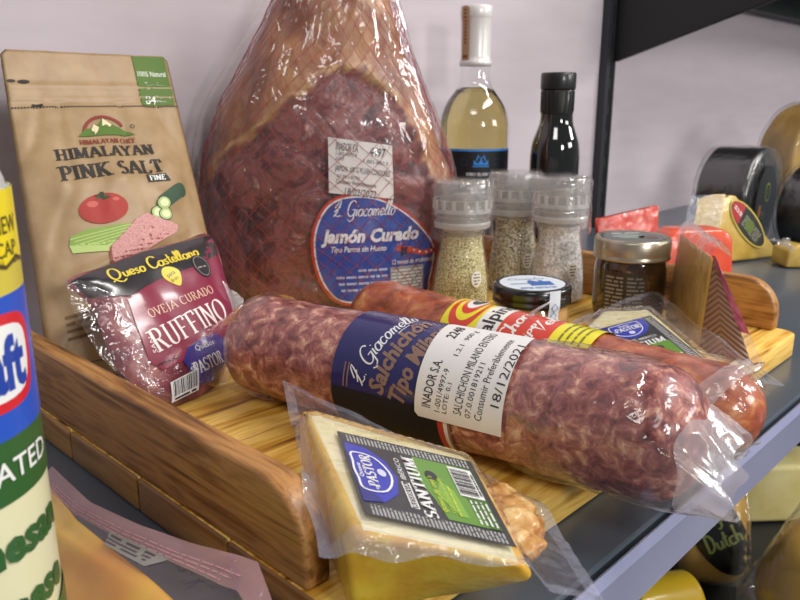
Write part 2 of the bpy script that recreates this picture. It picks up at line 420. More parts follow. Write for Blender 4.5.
# slotted upright
UX = 1.036
up = thing('slotted_upright', 'charcoal slotted steel upright post fixed against the wall', 'upright post', (UX, .57, 0))
b = MB()
w = .026; yf, yb = .573, WALL_Y-.001
b.box((UX-w*.36, (yf+yb)/2, .1), (w*.28, yb-yf, 1.6), upr_m)
b.box((UX+w*.40, (yf+yb)/2, .1), (w*.20, yb-yf, 1.6), upr_m)
b.box((UX+.02*w, yb-.0025, .1), (w*.6, .004, 1.6), dark_m)
b.box((UX-w*.08, yf+.0035, .1), (w*.28, .003, 1.6), upr_m)
b.box((UX+w*.24, yf+.0035, .1), (w*.14, .003, 1.6), upr_m)
z = -.7
while z < .9:
    b.box((UX+w*.11, yf+.0035, z), (w*.14, .003, .013), upr_m); z += .038
b.build('post', up)
br = thing('shelf_bracket', 'large black tapering bracket arm at the top of the upright', 'bracket', (UX+.011, .57, .25))
b = MB()
b.prism([(.571, .2425), (.383, .302), (.25, .343), (.25, .43), (.571, .43)], (UX+.006, 0, 0), (0, 1, 0), (0, 0, 1), (.010, 0, 0), black_m)
b.bevel(.0012); b.build('arm', br)
us = thing('upper_shelf', 'black underside of the upper shelf at the top corner', 'shelf', (1.4, .4, .39))
b = MB(); b.box((1.782, .475, .4), (1.44, .215, .024), black_m); b.build('shelf_board', us)
b = MB(); b.box((1.782, WALL_Y-.0155, .369), (1.44, .028, .038), mat('dark_green_grey_lip', '#2b3230', .5)); b.build('rear_lip', us)

# ------------------------------------------------------------------ wooden tray
floor_w = wood('golden_olive_wood', 0, '#744a12', '#cf9836', '#f3cc6c', 190)
board_w = wood('brown_olive_wood', 1, '#3f240f', '#855728', '#b28048', 230)
end_w = wood('brown_plank_end_grain', 1, '#4a2f14', '#80572a', '#a27a44', 120)
TX0, TX1, TY0, TY1, TZ = .143, .606, .161, .535, .018
tr = thing('wooden_tray', 'olive wood serving tray with two raised end boards under the deli goods', 'tray', ((TX0+TX1)/2, .34, 0))
nb = 5
for k in range(nb):
    y0 = TY0+(TY1-TY0)*k/nb; y1 = TY0+(TY1-TY0)*(k+1)/nb-.0008
    x0, x1 = TX0, TX1; r = .011
    out = [(x0, y0), (x1, y0), (x1, y1), (x0, y1)]
    if k == 0: out = [(x0+r-r*cos(t), y0+r-r*sin(t)) for t in [pi/2*i/6 for i in range(7)]]+[(x1-r+r*sin(t), y0+r-r*cos(t)) for t in [pi/2*i/6 for i in range(7)]]+[(x1, y1), (x0, y1)]
    b = MB(); b.prism(out, (0, 0, .0004), (1, 0, 0), (0, 1, 0), (0, 0, TZ-.0004), floor_w); b.bevel(.0014, 2, 50)
    b.bm.normal_update()
    for f in b.bm.faces:
        if abs(f.normal.x) > .3: f.material_index = b.mi(end_w)
    b.build('floor_plank', tr, angle=50)
def end_board(x0, x1, y0, y1, h, name='end_board'):
    R = .026; pts = [(y0, 0), (y1, 0)]
    pts += [(y1-R+R*cos(t), h-R+R*sin(t)) for t in [pi/2*i/10 for i in range(11)]]
    pts += [(y0+R-R*sin(t), h-R+R*cos(t)) for t in [pi/2*i/10 for i in range(11)]]
    b = MB(); b.prism(pts, (x0, 0, TZ), (0, 1, 0), (0, 0, 1), (x1-x0, 0, 0), board_w); b.bevel(.0022, 3, 50)
    return b.build(name, tr, angle=50)
end_board(.1445, .1565, .186, .518, .0385)
end_board(.5935, .6050, .176, .518, .0385)
# ------------------------------------------------------------------ salt pouch leaning on the wall
kraft = mat('brown_kraft_paper', '#987e5a', .5, scale=(60, 60, 60), stops=[(.3, '#8f7450'), (.5, '#997e5a'), (.7, '#a28763')], bump=.25, bscale=(45, 45, 30), coat=.15, coat_rough=.35)
po = thing('salt_pouch', 'brown kraft stand-up pouch of pink salt leaning on the wall', 'food pouch', (.222, .46, TZ))
B0, T0 = V((.224, .447, TZ+.0005)), V((.2535, .556, .222))
PA = V((1, .05, 0)).normalized(); PU = (T0-B0); PL = PU.length; PU.normalize()
PN = PA.cross(PU).normalized()                      # faces the camera and up
def pw(v): return .0660-.0035*v-(.004*max(0, (v-.985)/.015) if v > .985 else 0)
def ppuff(a, v):                                     # a in -1..1 across, v in 0..1 up
    q = (1-a*a)
    body = .017*(q**.7 if q > 0 else 0)*(1-max(0, (v-.55)/.3)**1.0 if v > .55 else 1) if v < .85 else 0
    p = max(body, 0)*(.75+.25*min(1, v/.15))
    for c in (.845, .865, .885): p += .0016*math.exp(-((v-c)/.0055)**2)*(1 if abs(a) < .97 else 0)
    w = noise.noise(V((a*2.3, v*5, 3)))*.0026+noise.noise(V((a*5+v*3, v*9, 8)))*.0012-.0016*max(0, 1-abs(noise.noise(V((a*1.7+v, v*3.1-a, 5))))*9)
    p += .0028*math.exp(-((v-.33-.07*a)/.018)**2)*q + w*min(1, q*3)*(1 if v < .83 else .35)
    return p
def pfront(u, v, l=0):                               # metres across, metres up
    vv = max(0, min(1, v/PL)); a = max(-1, min(1, u/pw(vv)))
    return B0+PA*u+PU*v+PN*(ppuff(a, vv)+l)
b = MB(); nu, nv = 44, 110
b.grid(lambda i, j: pfront((i*2-1)*pw(j), j*PL), nu, nv, kraft)
b.grid(lambda i, j: pfront((1-i*2)*pw(j), j*PL)-PN*(ppuff(1-i*2, j)+.0022*(4*i*(1-i))**.4+.030*(1-(i*2-1)**2)*(1-min(1, j/.8))), nu, nv, kraft)
bmesh.ops.remove_doubles(b.bm, verts=b.bm.verts, dist=.0002)
bmesh.ops.holes_fill(b.bm, edges=[e for e in b.bm.edges if e.is_boundary], sides=200)
for v_ in b.bm.verts: v_.co.z = max(v_.co.z, TZ+.0005)
b.build('pouch', po)
K, GRN, RED, WHT, CRM = ink('#26221f', .6, 0), ink('#4d6b22', .6, 0), ink('#7c2a20', .6, 0), ink('#e9e9e4', .5, 0), ink('#d8c9a5', .6, 0)
d = Decal()
hw = .0625
d.rect(.0325, PL-.0425, .0600, PL-.001, GRN)
d.text('100% Natural', .0460, PL-.0160, .0235, .0042, WHT); d.text('Contains', .0460, PL-.0245, .015, .0036, WHT)
d.text('84', .0405, PL-.0380, .009, .0062, WHT, bold=.01); d.text('+', .0462, PL-.0350, .002, .003, WHT); d.text('minerals', .0520, PL-.0380, .0125, .003, WHT)
for k in range(62):
    x = -hw+.001+k*(2*hw-.002)/61
    d.rect(x, PL-.0440, x+.0012, PL-.0429, K)
d.ell(-.0585, PL-.0235, .0030, .0012, K, 0, 10); d.ell(-.0505, PL-.0240, .0042, .0016, K, 0, 10); d.rect(-.048, PL-.0428, -.041, PL-.0408, K)
def pouch_art(d):
    cx = .004; Y0 = PL-.0840
    # mountain emblem
    d.polys([q for q in ribbon(arc(cx-.0005, Y0+.001, .0185, .0175, 168, 28, 22), lambda a, b: .0030)], RED)
    d.poly([(cx-.025, Y0), (cx-.017, Y0+.0075), (cx-.0125, Y0+.0075), (cx-.009, Y0+.0115), (cx-.006, Y0+.0105), (cx-.001, Y0+.0168), (cx+.005, Y0+.0115), (cx+.012, Y0+.0078), (cx+.025, Y0)], GRN, 2)
    for q in ([(-.001, .0166), (-.003, .009), (.001, .0105), (.0035, .008), (.006, .0105)], [(-.0095, .0113), (-.0125, .006), (-.009, .0068), (-.011, .001), (-.008, .004), (-.006, .0078)]):
        d.poly([(cx+x, Y0+y) for x, y in q], CRM, 3)
    d.polys(ribbon(arc(.0285, Y0+.0085, .0017, .0017, 0, 360, 12), lambda a, b: .0005), K)
    d.serif('HIMALAYAN CHEF', cx-.001, PL-.0895, .049, .0044, RED, thick=.2, thin=.08)
    d.serif('HIMALAYAN', -.001, PL-.0995, .084, .0098, K, thick=.21, thin=.08, slab=.07)
    d.serif('PINK SALT', .0002, PL-.1165, .089, .0125, K, thick=.21, thin=.08, slab=.07)
    d.poly([(.026, PL-.1318), (.0475, PL-.1318), (.0435, PL-.1245), (.026, PL-.1245)], K); d.serif('FINE', .0350, PL-.1282, .0150, .0046, WHT, 2, thick=.2, thin=.1)
    # picture: tomato, celery, ham steak, cucumber
    r1, r2 = ink('#9c2a22', .6, 0), ink('#b8584a', .6, 0)
    d.ell(-.016, PL-.150, .0195, .0125, r1, 1); d.ell(-.0245, PL-.1455, .0045, .0026, r2, 2); d.ell(-.006, PL-.144, .003, .0016, r2, 2)
    d.poly([(-.016+.0075*cos(t)*(1 if i % 2 else .45), PL-.1405+.0028*sin(t)*(1 if i % 2 else .45)) for i, t in enumerate([2*pi*k/12 for k in range(12)])], ink('#3a4a24', .6, 0), 2)
    d.rect(-.0175, PL-.1415, -.0145, PL-.1365, ink('#2a3320', .6, 0), 3)
    g1, g2 = ink('#7f9a45', .6, 0), ink('#a9bd6e', .6, 0)
    d.poly([(-.046, PL-.1745), (-.044, PL-.1680), (-.032, PL-.1645), (.003, PL-.1655), (.003, PL-.173), (-.02, PL-.180)], g1, 2)
    for k in range(4): d.line([(-.045+.003*k, PL-.1700-.0025*k), (.002, PL-.1668-.002*k)], .0008, g2, 3)
    d.poly([(-.046, PL-.1745), (-.0445, PL-.181), (-.01, PL-.186), (.0, PL-.178)], g2, 2)
    hm = mat('printed_ham_steak', '#c08a86', .6, scale=(900, 900, 900), stops=[(.35, '#ad7672'), (.65, '#cc9a94')])
    hp = [(-.018, PL-.193), (-.016, PL-.181), (-.004, PL-.172), (.008, PL-.1625), (.018, PL-.159), (.03, PL-.1635), (.0455, PL-.1715), (.041, PL-.178), (.015, PL-.188), (-.005, PL-.1985), (-.013, PL-.2)]
    d.poly([(x-.002, y-.001) for x, y in hp], ink('#8a463c', .6, 0), 3); d.poly(hp, hm, 4)
    dg = ink('#2f4a35', .6, 0); lg = ink('#a5b878', .6, 0); pg = ink('#d2dba8', .6, 0)
    d.polys(ribbon([(.034, PL-.1515), (.043, PL-.1465), (.052, PL-.1415), (.0575, PL-.1395)], lambda a, b: .0125), dg, 2); d.ell(.057, PL-.1400, .0058, .0062, dg, 2)
    for x, y, l in ((.0355, PL-.1515, 5), (.029, PL-.1585, 2), (.0360, PL-.1605, 5)):
        d.ell(x, y, .0068, .0058, dg, l); d.ell(x, y, .0060, .0050, lg, l+1); d.ell(x, y, .0042, .0033, pg, l+2)
e_ = Decal(); pouch_art(e_); e_.shifted(-.0055, .150*PL+.003, 0, .85); d.it += e_.it
d.line([(-.05, .012), (-.02, .010)], .0004, K)
d.lines(-.054, .028, -.012, .046, 4, ink('#6f5536', .6, 0), 1, 5, .4)
d.build('printed_artwork', po, lambda u, v, l: pfront(u, v, l+.0002), step=.0028)

# ------------------------------------------------------------------ whole ham in its net and bag
HC = V((.4214, .4947, 0)); E1 = V((.766, -.643, 0)).normalized(); E2 = V((.643, .766, 0)).normalized()
rows = [(309, 246, 418), (304, 232, 431), (296, 225, 438), (280, 216, 445), (250, 208, 452), (220, 203, 456), (190, 202, 456), (170, 204, 455), (140, 210, 446), (100, 223, 429), (50, 250, 411), (0, 274, 395), (-50, 296, 384), (-100, 306, 380)]
prof = []
dh = .647
for y, l, r in rows:
    v = (y-300)/F; f = cos(PIT)-v*sin(PIT); s = dh/f; zz = H-s*(sin(PIT)+v*cos(PIT))
    prof.append((zz, ((l+r)/2-400)/F*s-(HC.x*.695-HC.y*.719), (r-l)/2/F*s))
prof[0] = (TZ+.0008,)+prof[0][1:]
def hprof(z):
    z = max(prof[0][0], min(prof[-1][0], z))
    for a, c in zip(prof, prof[1:]):
        if z <= c[0]:
            t = (z-a[0])/(c[0]-a[0]) if c[0] > a[0] else 0
            return a[1]+(c[1]-a[1])*t, a[2]+(c[2]-a[2])*t
    return prof[-1][1:]
def ham_pt(th, z, off=0, k=1.0):
    m, rx = hprof(z); rx = rx*k; ry = min(.052, rx*.56)
    c, s = cos(th), sin(th)
    return HC+E1*(m+(rx+off)*c)+E2*((ry+off)*s)+V((0, 0, z))
ZH0, ZH1 = prof[0][0], prof[-1][0]
arch = [(-.12, .10), (-.086, .142), (-.046, .176), (-.007, .204), (.011, .217), (.033, .211), (.055, .194), (.075, .160), (.09, .124), (.12, .07)]
def arch_z(e):
    e = max(-.119, min(.119, e))
    for a, c in zip(arch, arch[1:]):
        if e <= c[0]: return a[1]+(c[1]-a[1])*(e-a[0])/(c[0]-a[0])
    return 0
def ham_mat():
    m, nt, out = newmat('cured_ham_flesh_and_rind'); L = nt.links.new
    b = N(nt, 'BsdfPrincipled', Roughness=.45); L(b.outputs[0], out.inputs[0])
    b.inputs['Coat Weight'].default_value = .6; b.inputs['Coat Roughness'].default_value = .14
    n1 = N(nt, 'TexNoise', Scale=1.0, Detail=8.0, Roughness=.65, Distortion=.8); L(coords(nt, (38, 38, 38)), n1.inputs['Vector'])
    lean = ramp(nt, n1.outputs['Fac'], [(.34, '#37181b'), (.45, '#612d2f'), (.53, '#89504c'), (.62, '#643133'), (.72, '#c4968a')])
    n2 = N(nt, 'TexNoise', Scale=1.0, Detail=8.0, Roughness=.6, Distortion=.4); L(coords(nt, (30, 30, 16)), n2.inputs['Vector'])
    rind = ramp(nt, n2.outputs['Fac'], [(.32, '#54301d'), (.45, '#834f30'), (.55, '#99613c'), (.68, '#b78552')])
    at = N(nt, 'Attribute', attribute_name='rind'); af = N(nt, 'Attribute', attribute_name='fat')
    mx = N(nt, 'MixRGB'); L(at.outputs['Fac'], mx.inputs[0]); L(lean, mx.inputs[1]); L(rind, mx.inputs[2])
    m2 = N(nt, 'MixRGB'); L(af.outputs['Fac'], m2.inputs[0]); L(mx.outputs[0], m2.inputs[1]); m2.inputs[2].default_value = lin('#c09a66')
    L(m2.outputs[0], b.inputs['Base Color'])
    bp = N(nt, 'Bump', Strength=.35, Distance=.003); L(n1.outputs['Fac'], bp.inputs['Height']); L(bp.outputs[0], b.inputs['Normal'])
    n3 = N(nt, 'TexNoise', Scale=1.0, Detail=4.0, Distortion=2.0); L(coords(nt, (70, 70, 45)), n3.inputs['Vector'])
    b3 = N(nt, 'Bump', Strength=.8, Distance=.004); L(n3.outputs['Fac'], b3.inputs['Height']); L(b3.outputs[0], b.inputs['Coat Normal'])
    return m
ham = thing('cured_ham', 'whole cured ham in red netting and clear bag leaning on the wall', 'ham', (HC.x, HC.y, TZ))
b = MB()
nth, nz_ = 120, 110
flesh = ham_mat()
def ham_body(i, j):
    th = 2*pi*i; z = ZH0+(ZH1-ZH0)*(j**1.0)
    p = ham_pt(th, z, -.0045)
    q = p-HC; e = q.dot(E1); front = -sin(th) > -.1
    a = arch_z(e)
    dz = z-a
    bump = fbm(p*26, 3)*.004
    if front: bump += .0022*math.exp(-(dz/.006)**2)-(.0025 if dz < -.004 else 0)
    n = (E1*cos(th)+E2*sin(th)*1.6).normalized()
    edge = min(1, j*12)
    return p+n*bump*edge
rl = b.bm.verts.layers.float.new('rind'); fl = b.bm.verts.layers.float.new('fat'); rl = b.bm.verts.layers.float['rind']
R = b.grid(ham_body, nth, nz_, flesh, cu=True)
for i, col in enumerate(R):
    th = 2*pi*i/nth
    for j, v in enumerate(col):
        q = v.co-HC; dz = q.z-arch_z(q.dot(E1))+fbm(v.co*60)*.009
        fr = -sin(th) > -.1
        v[rl] = max(0, min(1, dz/.006+.5)) if fr else 1
        v[fl] = max(0, min(1, math.exp(-((dz-.001)/.0030)**2)*(.75+.6*noise.noise(v.co*70))+(.5*max(0, fbm(v.co*45+V((4, 1, 2)))) if dz > 0 else 0))) if fr else .1
b.face(list(reversed([c[0] for c in R])), flesh); b.face([c[-1] for c in R], flesh)
b.build('ham_meat', ham)
b = MB(); b.grid(lambda i, j: ham_pt(2*pi*i, ZH0+(ZH1-ZH0)*j, -.0016), 90, 60, flesh, cu=True); b.bm.normal_update(); hbvh = b.bvh(); b.bm.free()   # smooth carrier for the labels
# netting
red_m = mat('red_net_thread', '#a83232', .5)
b = MB(); turns = .60; nn = 40
for sg in (1, -1):
    for k in range(nn):
        pts = []
        for t in range(49):
            f = t/48; z = ZH0+.002+(ZH1-ZH0-.004)*f
            th = 2*pi*k/nn+sg*turns*2*pi*f*.9+.05*sin(9*f+k)
            pts.append(ham_pt(th, z, .0004+.0006*sin(f*70+k)))
        b.tube(pts, max(.00022, 0), red_m, 3, False)
b.build('netting', ham)
# clear bag
bag_m = film('clear_ham_bag', .018, rough=.12, bump=.8, bscale=46, hazecol='#d8ccd4', stretch=(1, 1, .55))
b = MB()
def bagp(i, j):
    th = 2*pi*i; z = ZH0-.0002+(ZH1-ZH0)*j
    r = abs(noise.noise(V((cos(th)*5, sin(th)*5, z*9))))*.004+noise.noise(V((th*9, z*14, 0)))*.0016
    o = .0018+r*min(1, j*9)
    left = max(0, -cos(th))**3
    o += .010*left*math.exp(-((z-.19)/.07)**2)
    return ham_pt(th, z, o)
b.grid(bagp, 150, 80, bag_m, cu=True)
# tied corners of the bag at the foot
b.build('bag', ham)
# ------------------------------------------------------------------ the ham's label and sticker
LO = HC-E2*.052+V((0, 0, 0)); LU, LW = E1, V((0, 0, 1))
hp = lambda *q: [on_plane(x, y, LO, LU, LW) for x, y in q]
hmap = project_map(LO, LU, LW, hbvh)
HL = lambda u, w, l: hmap(u, w, l)
BLU, RIM, WH2 = ink('#1d459c', .25, .6), ink('#c23a2a', .3, .6), ink('#dfe0e4', .3, .6)
def smooth(pts, k=6):
    n = len(pts); out = []
    for i in range(n):
        p0, p1, p2, p3 = (V(pts[(i+q) % n]+(0,)) for q in (-1, 0, 1, 2))
        for t in range(k):
            t /= k
            c = .5*((2*p1)+(p2-p0)*t+(2*p0-5*p1+4*p2-p3)*t*t+(3*p1-p0-3*p2+p3)*t**3)
            out.append((c.x, c.y))
    return out
outline = smooth(hp((311, 250), (312, 232), (318, 215), (327, 203), (340, 196), (357, 194), (378, 197), (398, 206), (417, 220), (432, 236), (441, 251), (441, 268), (437, 288), (432, 303), (395, 306), (345, 306), (326, 294), (315, 272)))
cu_ = sum(p[0] for p in outline)/len(outline); cw_ = sum(p[1] for p in outline)/len(outline)
shr = lambda k, kw=None: [(cu_+(x-cu_)*k, cw_+(y-cw_)*(kw or k)) for x, y in outline]
d = Decal(); d.poly(outline, RIM); d.poly(shr(.955), WH2, 1); d.poly(shr(.925), BLU, 2)
def at(px, py): return on_plane(px, py, LO, LU, LW)
def fit(meth, t, x0, y0, x1, h, m, l, **kw):
    a, c = at(x0, y0), at(x1, y0)
    getattr(d, meth)(t, (a[0]+c[0])/2, a[1], c[0]-a[0], h, m, l, **kw)
fit('script', 'L. Giacomello', 333, 209, 397, .0125, WH2, 3, thick=.11)
fit('text', 'Jamón Curado', 321, 237, 421, .0100, WH2, 3, bold=.045, shear=.22)
fit('text', 'Tipo Parma sin Hueso', 331, 250, 387, .0046, WH2, 3, bold=.02, shear=.2)
fit('text', '12 meses de maduración', 393, 264, 439, .0040, WH2, 3, bold=.01, shear=.2)
for k in range(4):
    a = at(334, 273+k*6.5); c = at(388, 273+k*6.5); d.lines(a[0]+(.02 if k == 0 else 0)+.002*k, a[1], c[0], a[1]+.0028, 1, ink('#aab6d6'), 3, 11+k, .7)
a, c = at(391, 269), at(426, 301); gry = ink('#8b8f98'); d.rect(a[0], c[1], c[0], a[1], gry, 3)
d.lines(a[0]+.001, c[1]+.001, c[0]-.001, a[1]-.001, 9, ink('#cfd2d6'), 4, 5, .45)
rb = [at(398, 247), at(412, 249), at(425, 254), at(441, 252), at(441, 257), at(425, 259), at(411, 255), at(398, 253)]
d.poly(rb, RIM, 3); d.poly([at(402, 249), at(409, 249), at(408, 258), at(402, 258)], ink('#20254a'), 4)
for px, py in ((416, 253), (422, 255), (429, 256), (435, 255)):
    q = at(px, py); d.ell(q[0], q[1], .0011, .0011, WH2, 4, 8)
tag(d.build('oval_label', ham, HL, step=.004, gap=.0003), 'blue teardrop label with red and white rim')
STK, STX = mat('white_thermal_sticker', '#dddad8', .45, coat=.2), ink('#2b2b2e', .5, 0)
d = Decal()
q = [at(328, 137), at(329, 193), at(394.5, 200), at(393, 146)]
d.poly(q, STK); ang = math.degrees(math.atan2(q[3][1]-q[0][1], q[3][0]-q[0][0]))
fit('text', 'INADOR S.A.', 336, 147.5, 359, .0062, STX, 1, rot=ang); fit('text', '4497', 370, 153, 386, .0066, STX, 1, rot=ang, bold=.01)
fit('text', '1-001/4997-9', 336, 154.5, 357, .0032, STX, 1, rot=ang); fit('text', 'LOTE', 336, 158.5, 344, .0024, STX, 1, rot=ang); fit('text', '1.001-002.5', 364, 163, 389, .0028, STX, 1, rot=ang)
fit('text', 'JAMON  100 G PLUSH CORDOBES', 335, 171.5, 391, .0044, STX, 1, rot=ang)
fit('text', 'Consumir Preferiblemente', 336, 184, 377, .0034, STX, 1, rot=ang); fit('text', '18/02/2022', 345, 193.5, 377, .0056, STX, 1, rot=ang)
fit('text', '07.001/0192', 337, 177.5, 360, .0026, STX, 1, rot=ang)
tag(d.build('sticker', ham, lambda u, w, l: hmap(u, w, l+.0004), step=.004, gap=.0003), 'white printed date sticker')
# ------------------------------------------------------------------ bottles
def cyl_map(c, r, ang, rf=None):
    """u along the turn (metres at r), w height; ang = direction faced"""
    def fn(u, w, l):
        rr = (rf(w) if rf else r)+l; t = ang+u/r
        return V((c[0]+rr*cos(t), c[1]+rr*sin(t), c[2]+w))
    return fn
def face_cam(x, y, turn=0): return math.atan2(-y, -x)+turn     # u grows to the viewer's right
def cyl_to(c, r, turn=0, rf=None):
    return cyl_map(c, r, face_cam(c[0], c[1], turn), rf)
def arc_prof(pts, n=6):
    """round a (r, z) profile with a spline"""
    out = []
    for i in range(len(pts)-1):
        p0, p1, p2, p3 = (pts[max(0, min(len(pts)-1, i+q))] for q in (-1, 0, 1, 2))
        for t in range(n):
            t /= n
            out.append(tuple(.5*((2*b_)+(c_-a_)*t+(2*a_-5*b_+4*c_-d_)*t*t+(3*b_-a_-3*c_+d_)*t**3) for a_, b_, c_, d_ in zip(p0, p1, p2, p3)))
    return out+[tuple(pts[-1])]
glass = film('clear_glass', .01, rough=.03, bump=.0, gloss=1.0, ior=1.5)
wb = (.6385, .508, 0)
bot = thing('wine_bottle', 'white wine bottle with pale foil neck and black and blue label', 'bottle', wb)
pr = arc_prof([(.0355, .001), (.0378, .006), (.0378, .08), (.0378, .156), (.0365, .174), (.0315, .189), (.0235, .201), (.0168, .212), (.0150, .224), (.0147, .240)])
b = MB(); b.lathe([(.0001, .0012)]+pr+[(.0149, .2405)], glass, wb, 56, cap=False); b.build('glass', bot)
wine_m = mat('pale_gold_wine', '#e6d68c', .02, trans=1, ior=1.33)
inn = [(max(.0005, r-.0022), z+.003) for r, z in pr if z < .204]
b = MB(); b.lathe([(.0005, .004)]+inn+[(.0150, .2075), (.0142, .2085)], wine_m, wb, 48); b.build('wine', bot)
foil = mat('white_foil_capsule', '#d7d3d0', .35, metal=.15, coat=.3, bump=.05, bscale=(200, 200, 60))
b = MB(); b.lathe([(.0160, .2300), (.0168, .2302, foil), (.0168, .2345, foil), (.0162, .2352), (.0155, .240), (.0156, .262), (.0160, .2775), (.0162, .2782), (.0167, .2795), (.0167, .2885), (.0158, .2905), (.0135, .2912)], foil, wb, 40); fcap = b.build('foil_capsule', bot)
d = Decal(); tan = ink('#a98463', .6, 0); rb_ = ink('#7b3b2a', .6, 0)
d.rect(-.0045, .236, .0045, .2865, tan); d.ell(0, .2865, .0045, .003, tan)
for k in range(10): d.rect(-.0012, .252+k*.0036, .0014, .2542+k*.0036, rb_, 1)
d.rect(-.003, .2380, .003, .2410, rb_, 1)
d.build('tax_strip', fcap, cyl_to(wb, .0162, -.72, lambda w: .0171 if w > .277 else .0164), step=.003)
BK, BL = ink('#15161b', .45, .1), ink('#2f7fd0', .35, .2); SIL = ink('#c9cbd0', .4, .1)
d = Decal(); d.rect(-.047, .02, .047, .1455, BL); d.rect(-.0462, .0208, .0462, .1432, BK, 1)
cx = .008; cz = .1290
for q in ([(-.0075, 0), (-.0075, .0055), (-.003, .0015), (0, .0065), (.003, .0015), (.0075, .0055), (.0075, 0)],):
    d.poly([(cx+x, cz+y) for x, y in q], BL, 2)
d.line([(cx-.0045, cz+.0045), (cx-.003, cz+.010), (cx, cz+.006), (cx+.003, cz+.010), (cx+.0045, cz+.0045)], .0014, BL, 2)
d.line([(cx-.0085, cz-.0014), (cx+.0085, cz-.0014)], .0012, BL, 2)
for sx in (-1, 1): d.line([(cx+sx*.014, cz), (cx+sx*.014, cz+.006), (cx+sx*.020, cz+.006), (cx+sx*.020, cz), (cx+sx*.014, cz)], .0006, ink('#1d3f66'), 2)
d.serif('VINO BLANCO', cx-.0015, .1195, .0275, .0032, SIL, 2, thick=.2, thin=.1)
d.serif('MONTE', cx-.001, .1100, .0400, .0086, SIL, 2, thick=.18, thin=.06)
d.serif('VIENTO', cx-.001, .0970, .0420, .0086, SIL, 2, thick=.18, thin=.06)
d.build('label', bot, cyl_to(wb, .0382, 0), step=.004)

ob = (.671, .428, 0)
oil = thing('oil_bottle', 'dark almost black oil bottle with black screw cap', 'bottle', ob)
dkg = mat('very_dark_green_glass', '#0c0d0a', .06, coat=1, coat_rough=.03, spec=.8)
cap_m = mat('black_cap_plastic', '#161617', .4, coat=.3)
b = MB(); b.lathe(arc_prof([(.024, .001), (.0265, .005), (.0265, .06), (.0265, .128), (.0262, .140), (.0245, .152), (.0205, .163), (.0176, .172), (.0168, .182)], 5), dkg, ob, 48); b.build('glass', oil)
b = MB(); cp = []
b.lathe([(.0168, .180), (.0172, .1815), (.0172, .2040), (.0168, .2046)], cap_m, ob, 44)
for k in range(22):
    t = 2*pi*k/22
    b.box((ob[0]+.0171*cos(t), ob[1]+.0171*sin(t), .193), (.0012, .0022, .020), cap_m, Matrix.Rotation(t, 3, 'Z'))
b.lathe([(.0180, .2046), (.0184, .2060), (.0184, .2195), (.0176, .2215), (.014, .2218)], cap_m, ob, 44); b.build('screw_cap', oil)

# ------------------------------------------------------------------ three spice grinders
gr_clear = film('clear_grinder_plastic', .06, rough=.08, bump=.15, bscale=120, hazecol='#dcdcdc', ior=1.5)
gr_cap = film('frosted_grinder_cap', .30, rough=.12, bump=.35, bscale=130, hazecol='#bdbbb8', ior=1.5)
gr_rib = film('frosted_grinder_rib', .55, rough=.2, bump=.1, hazecol='#e0dedb')
shr_m = film('clear_shrink_wrap', .03, rough=.07, bump=.5, bscale=90)
herb1 = mat('dried_herb_mix', '#8a8355', .9, scale=(700, 700, 700), stops=[(.34, '#6b643c'), (.44, '#a79d64'), (.54, '#cdc391'), (.66, '#e2dab8')], detail=2, bump=.6, bscale=(600, 600, 600))
herb2 = mat('pepper_and_herb_mix', '#857f68', .9, scale=(520, 520, 520), stops=[(.35, '#4d4936'), (.43, '#948d6c'), (.53, '#bdb69a'), (.66, '#dfd9c8')], detail=2, bump=.6, bscale=(500, 500, 500))
salt_m = mat('coarse_white_salt', '#cfccc8', .6, scale=(420, 420, 420), stops=[(.35, '#a9a5a0'), (.5, '#d2cfcc'), (.65, '#eceae8')], detail=2, bump=.8, bscale=(380, 380, 380))
stk_m = ink('#e3e0d6', .5, .1)
GK = 1.07
gbody = [(.0205, 0), (.0222, .002), (.0222, .010), (.0218, .022), (.0204, .036), (.0182, .050), (.0170, .058), (.0176, .064), (.0196, .070)]
gbody = [(r*GK, z) for r, z in gbody]
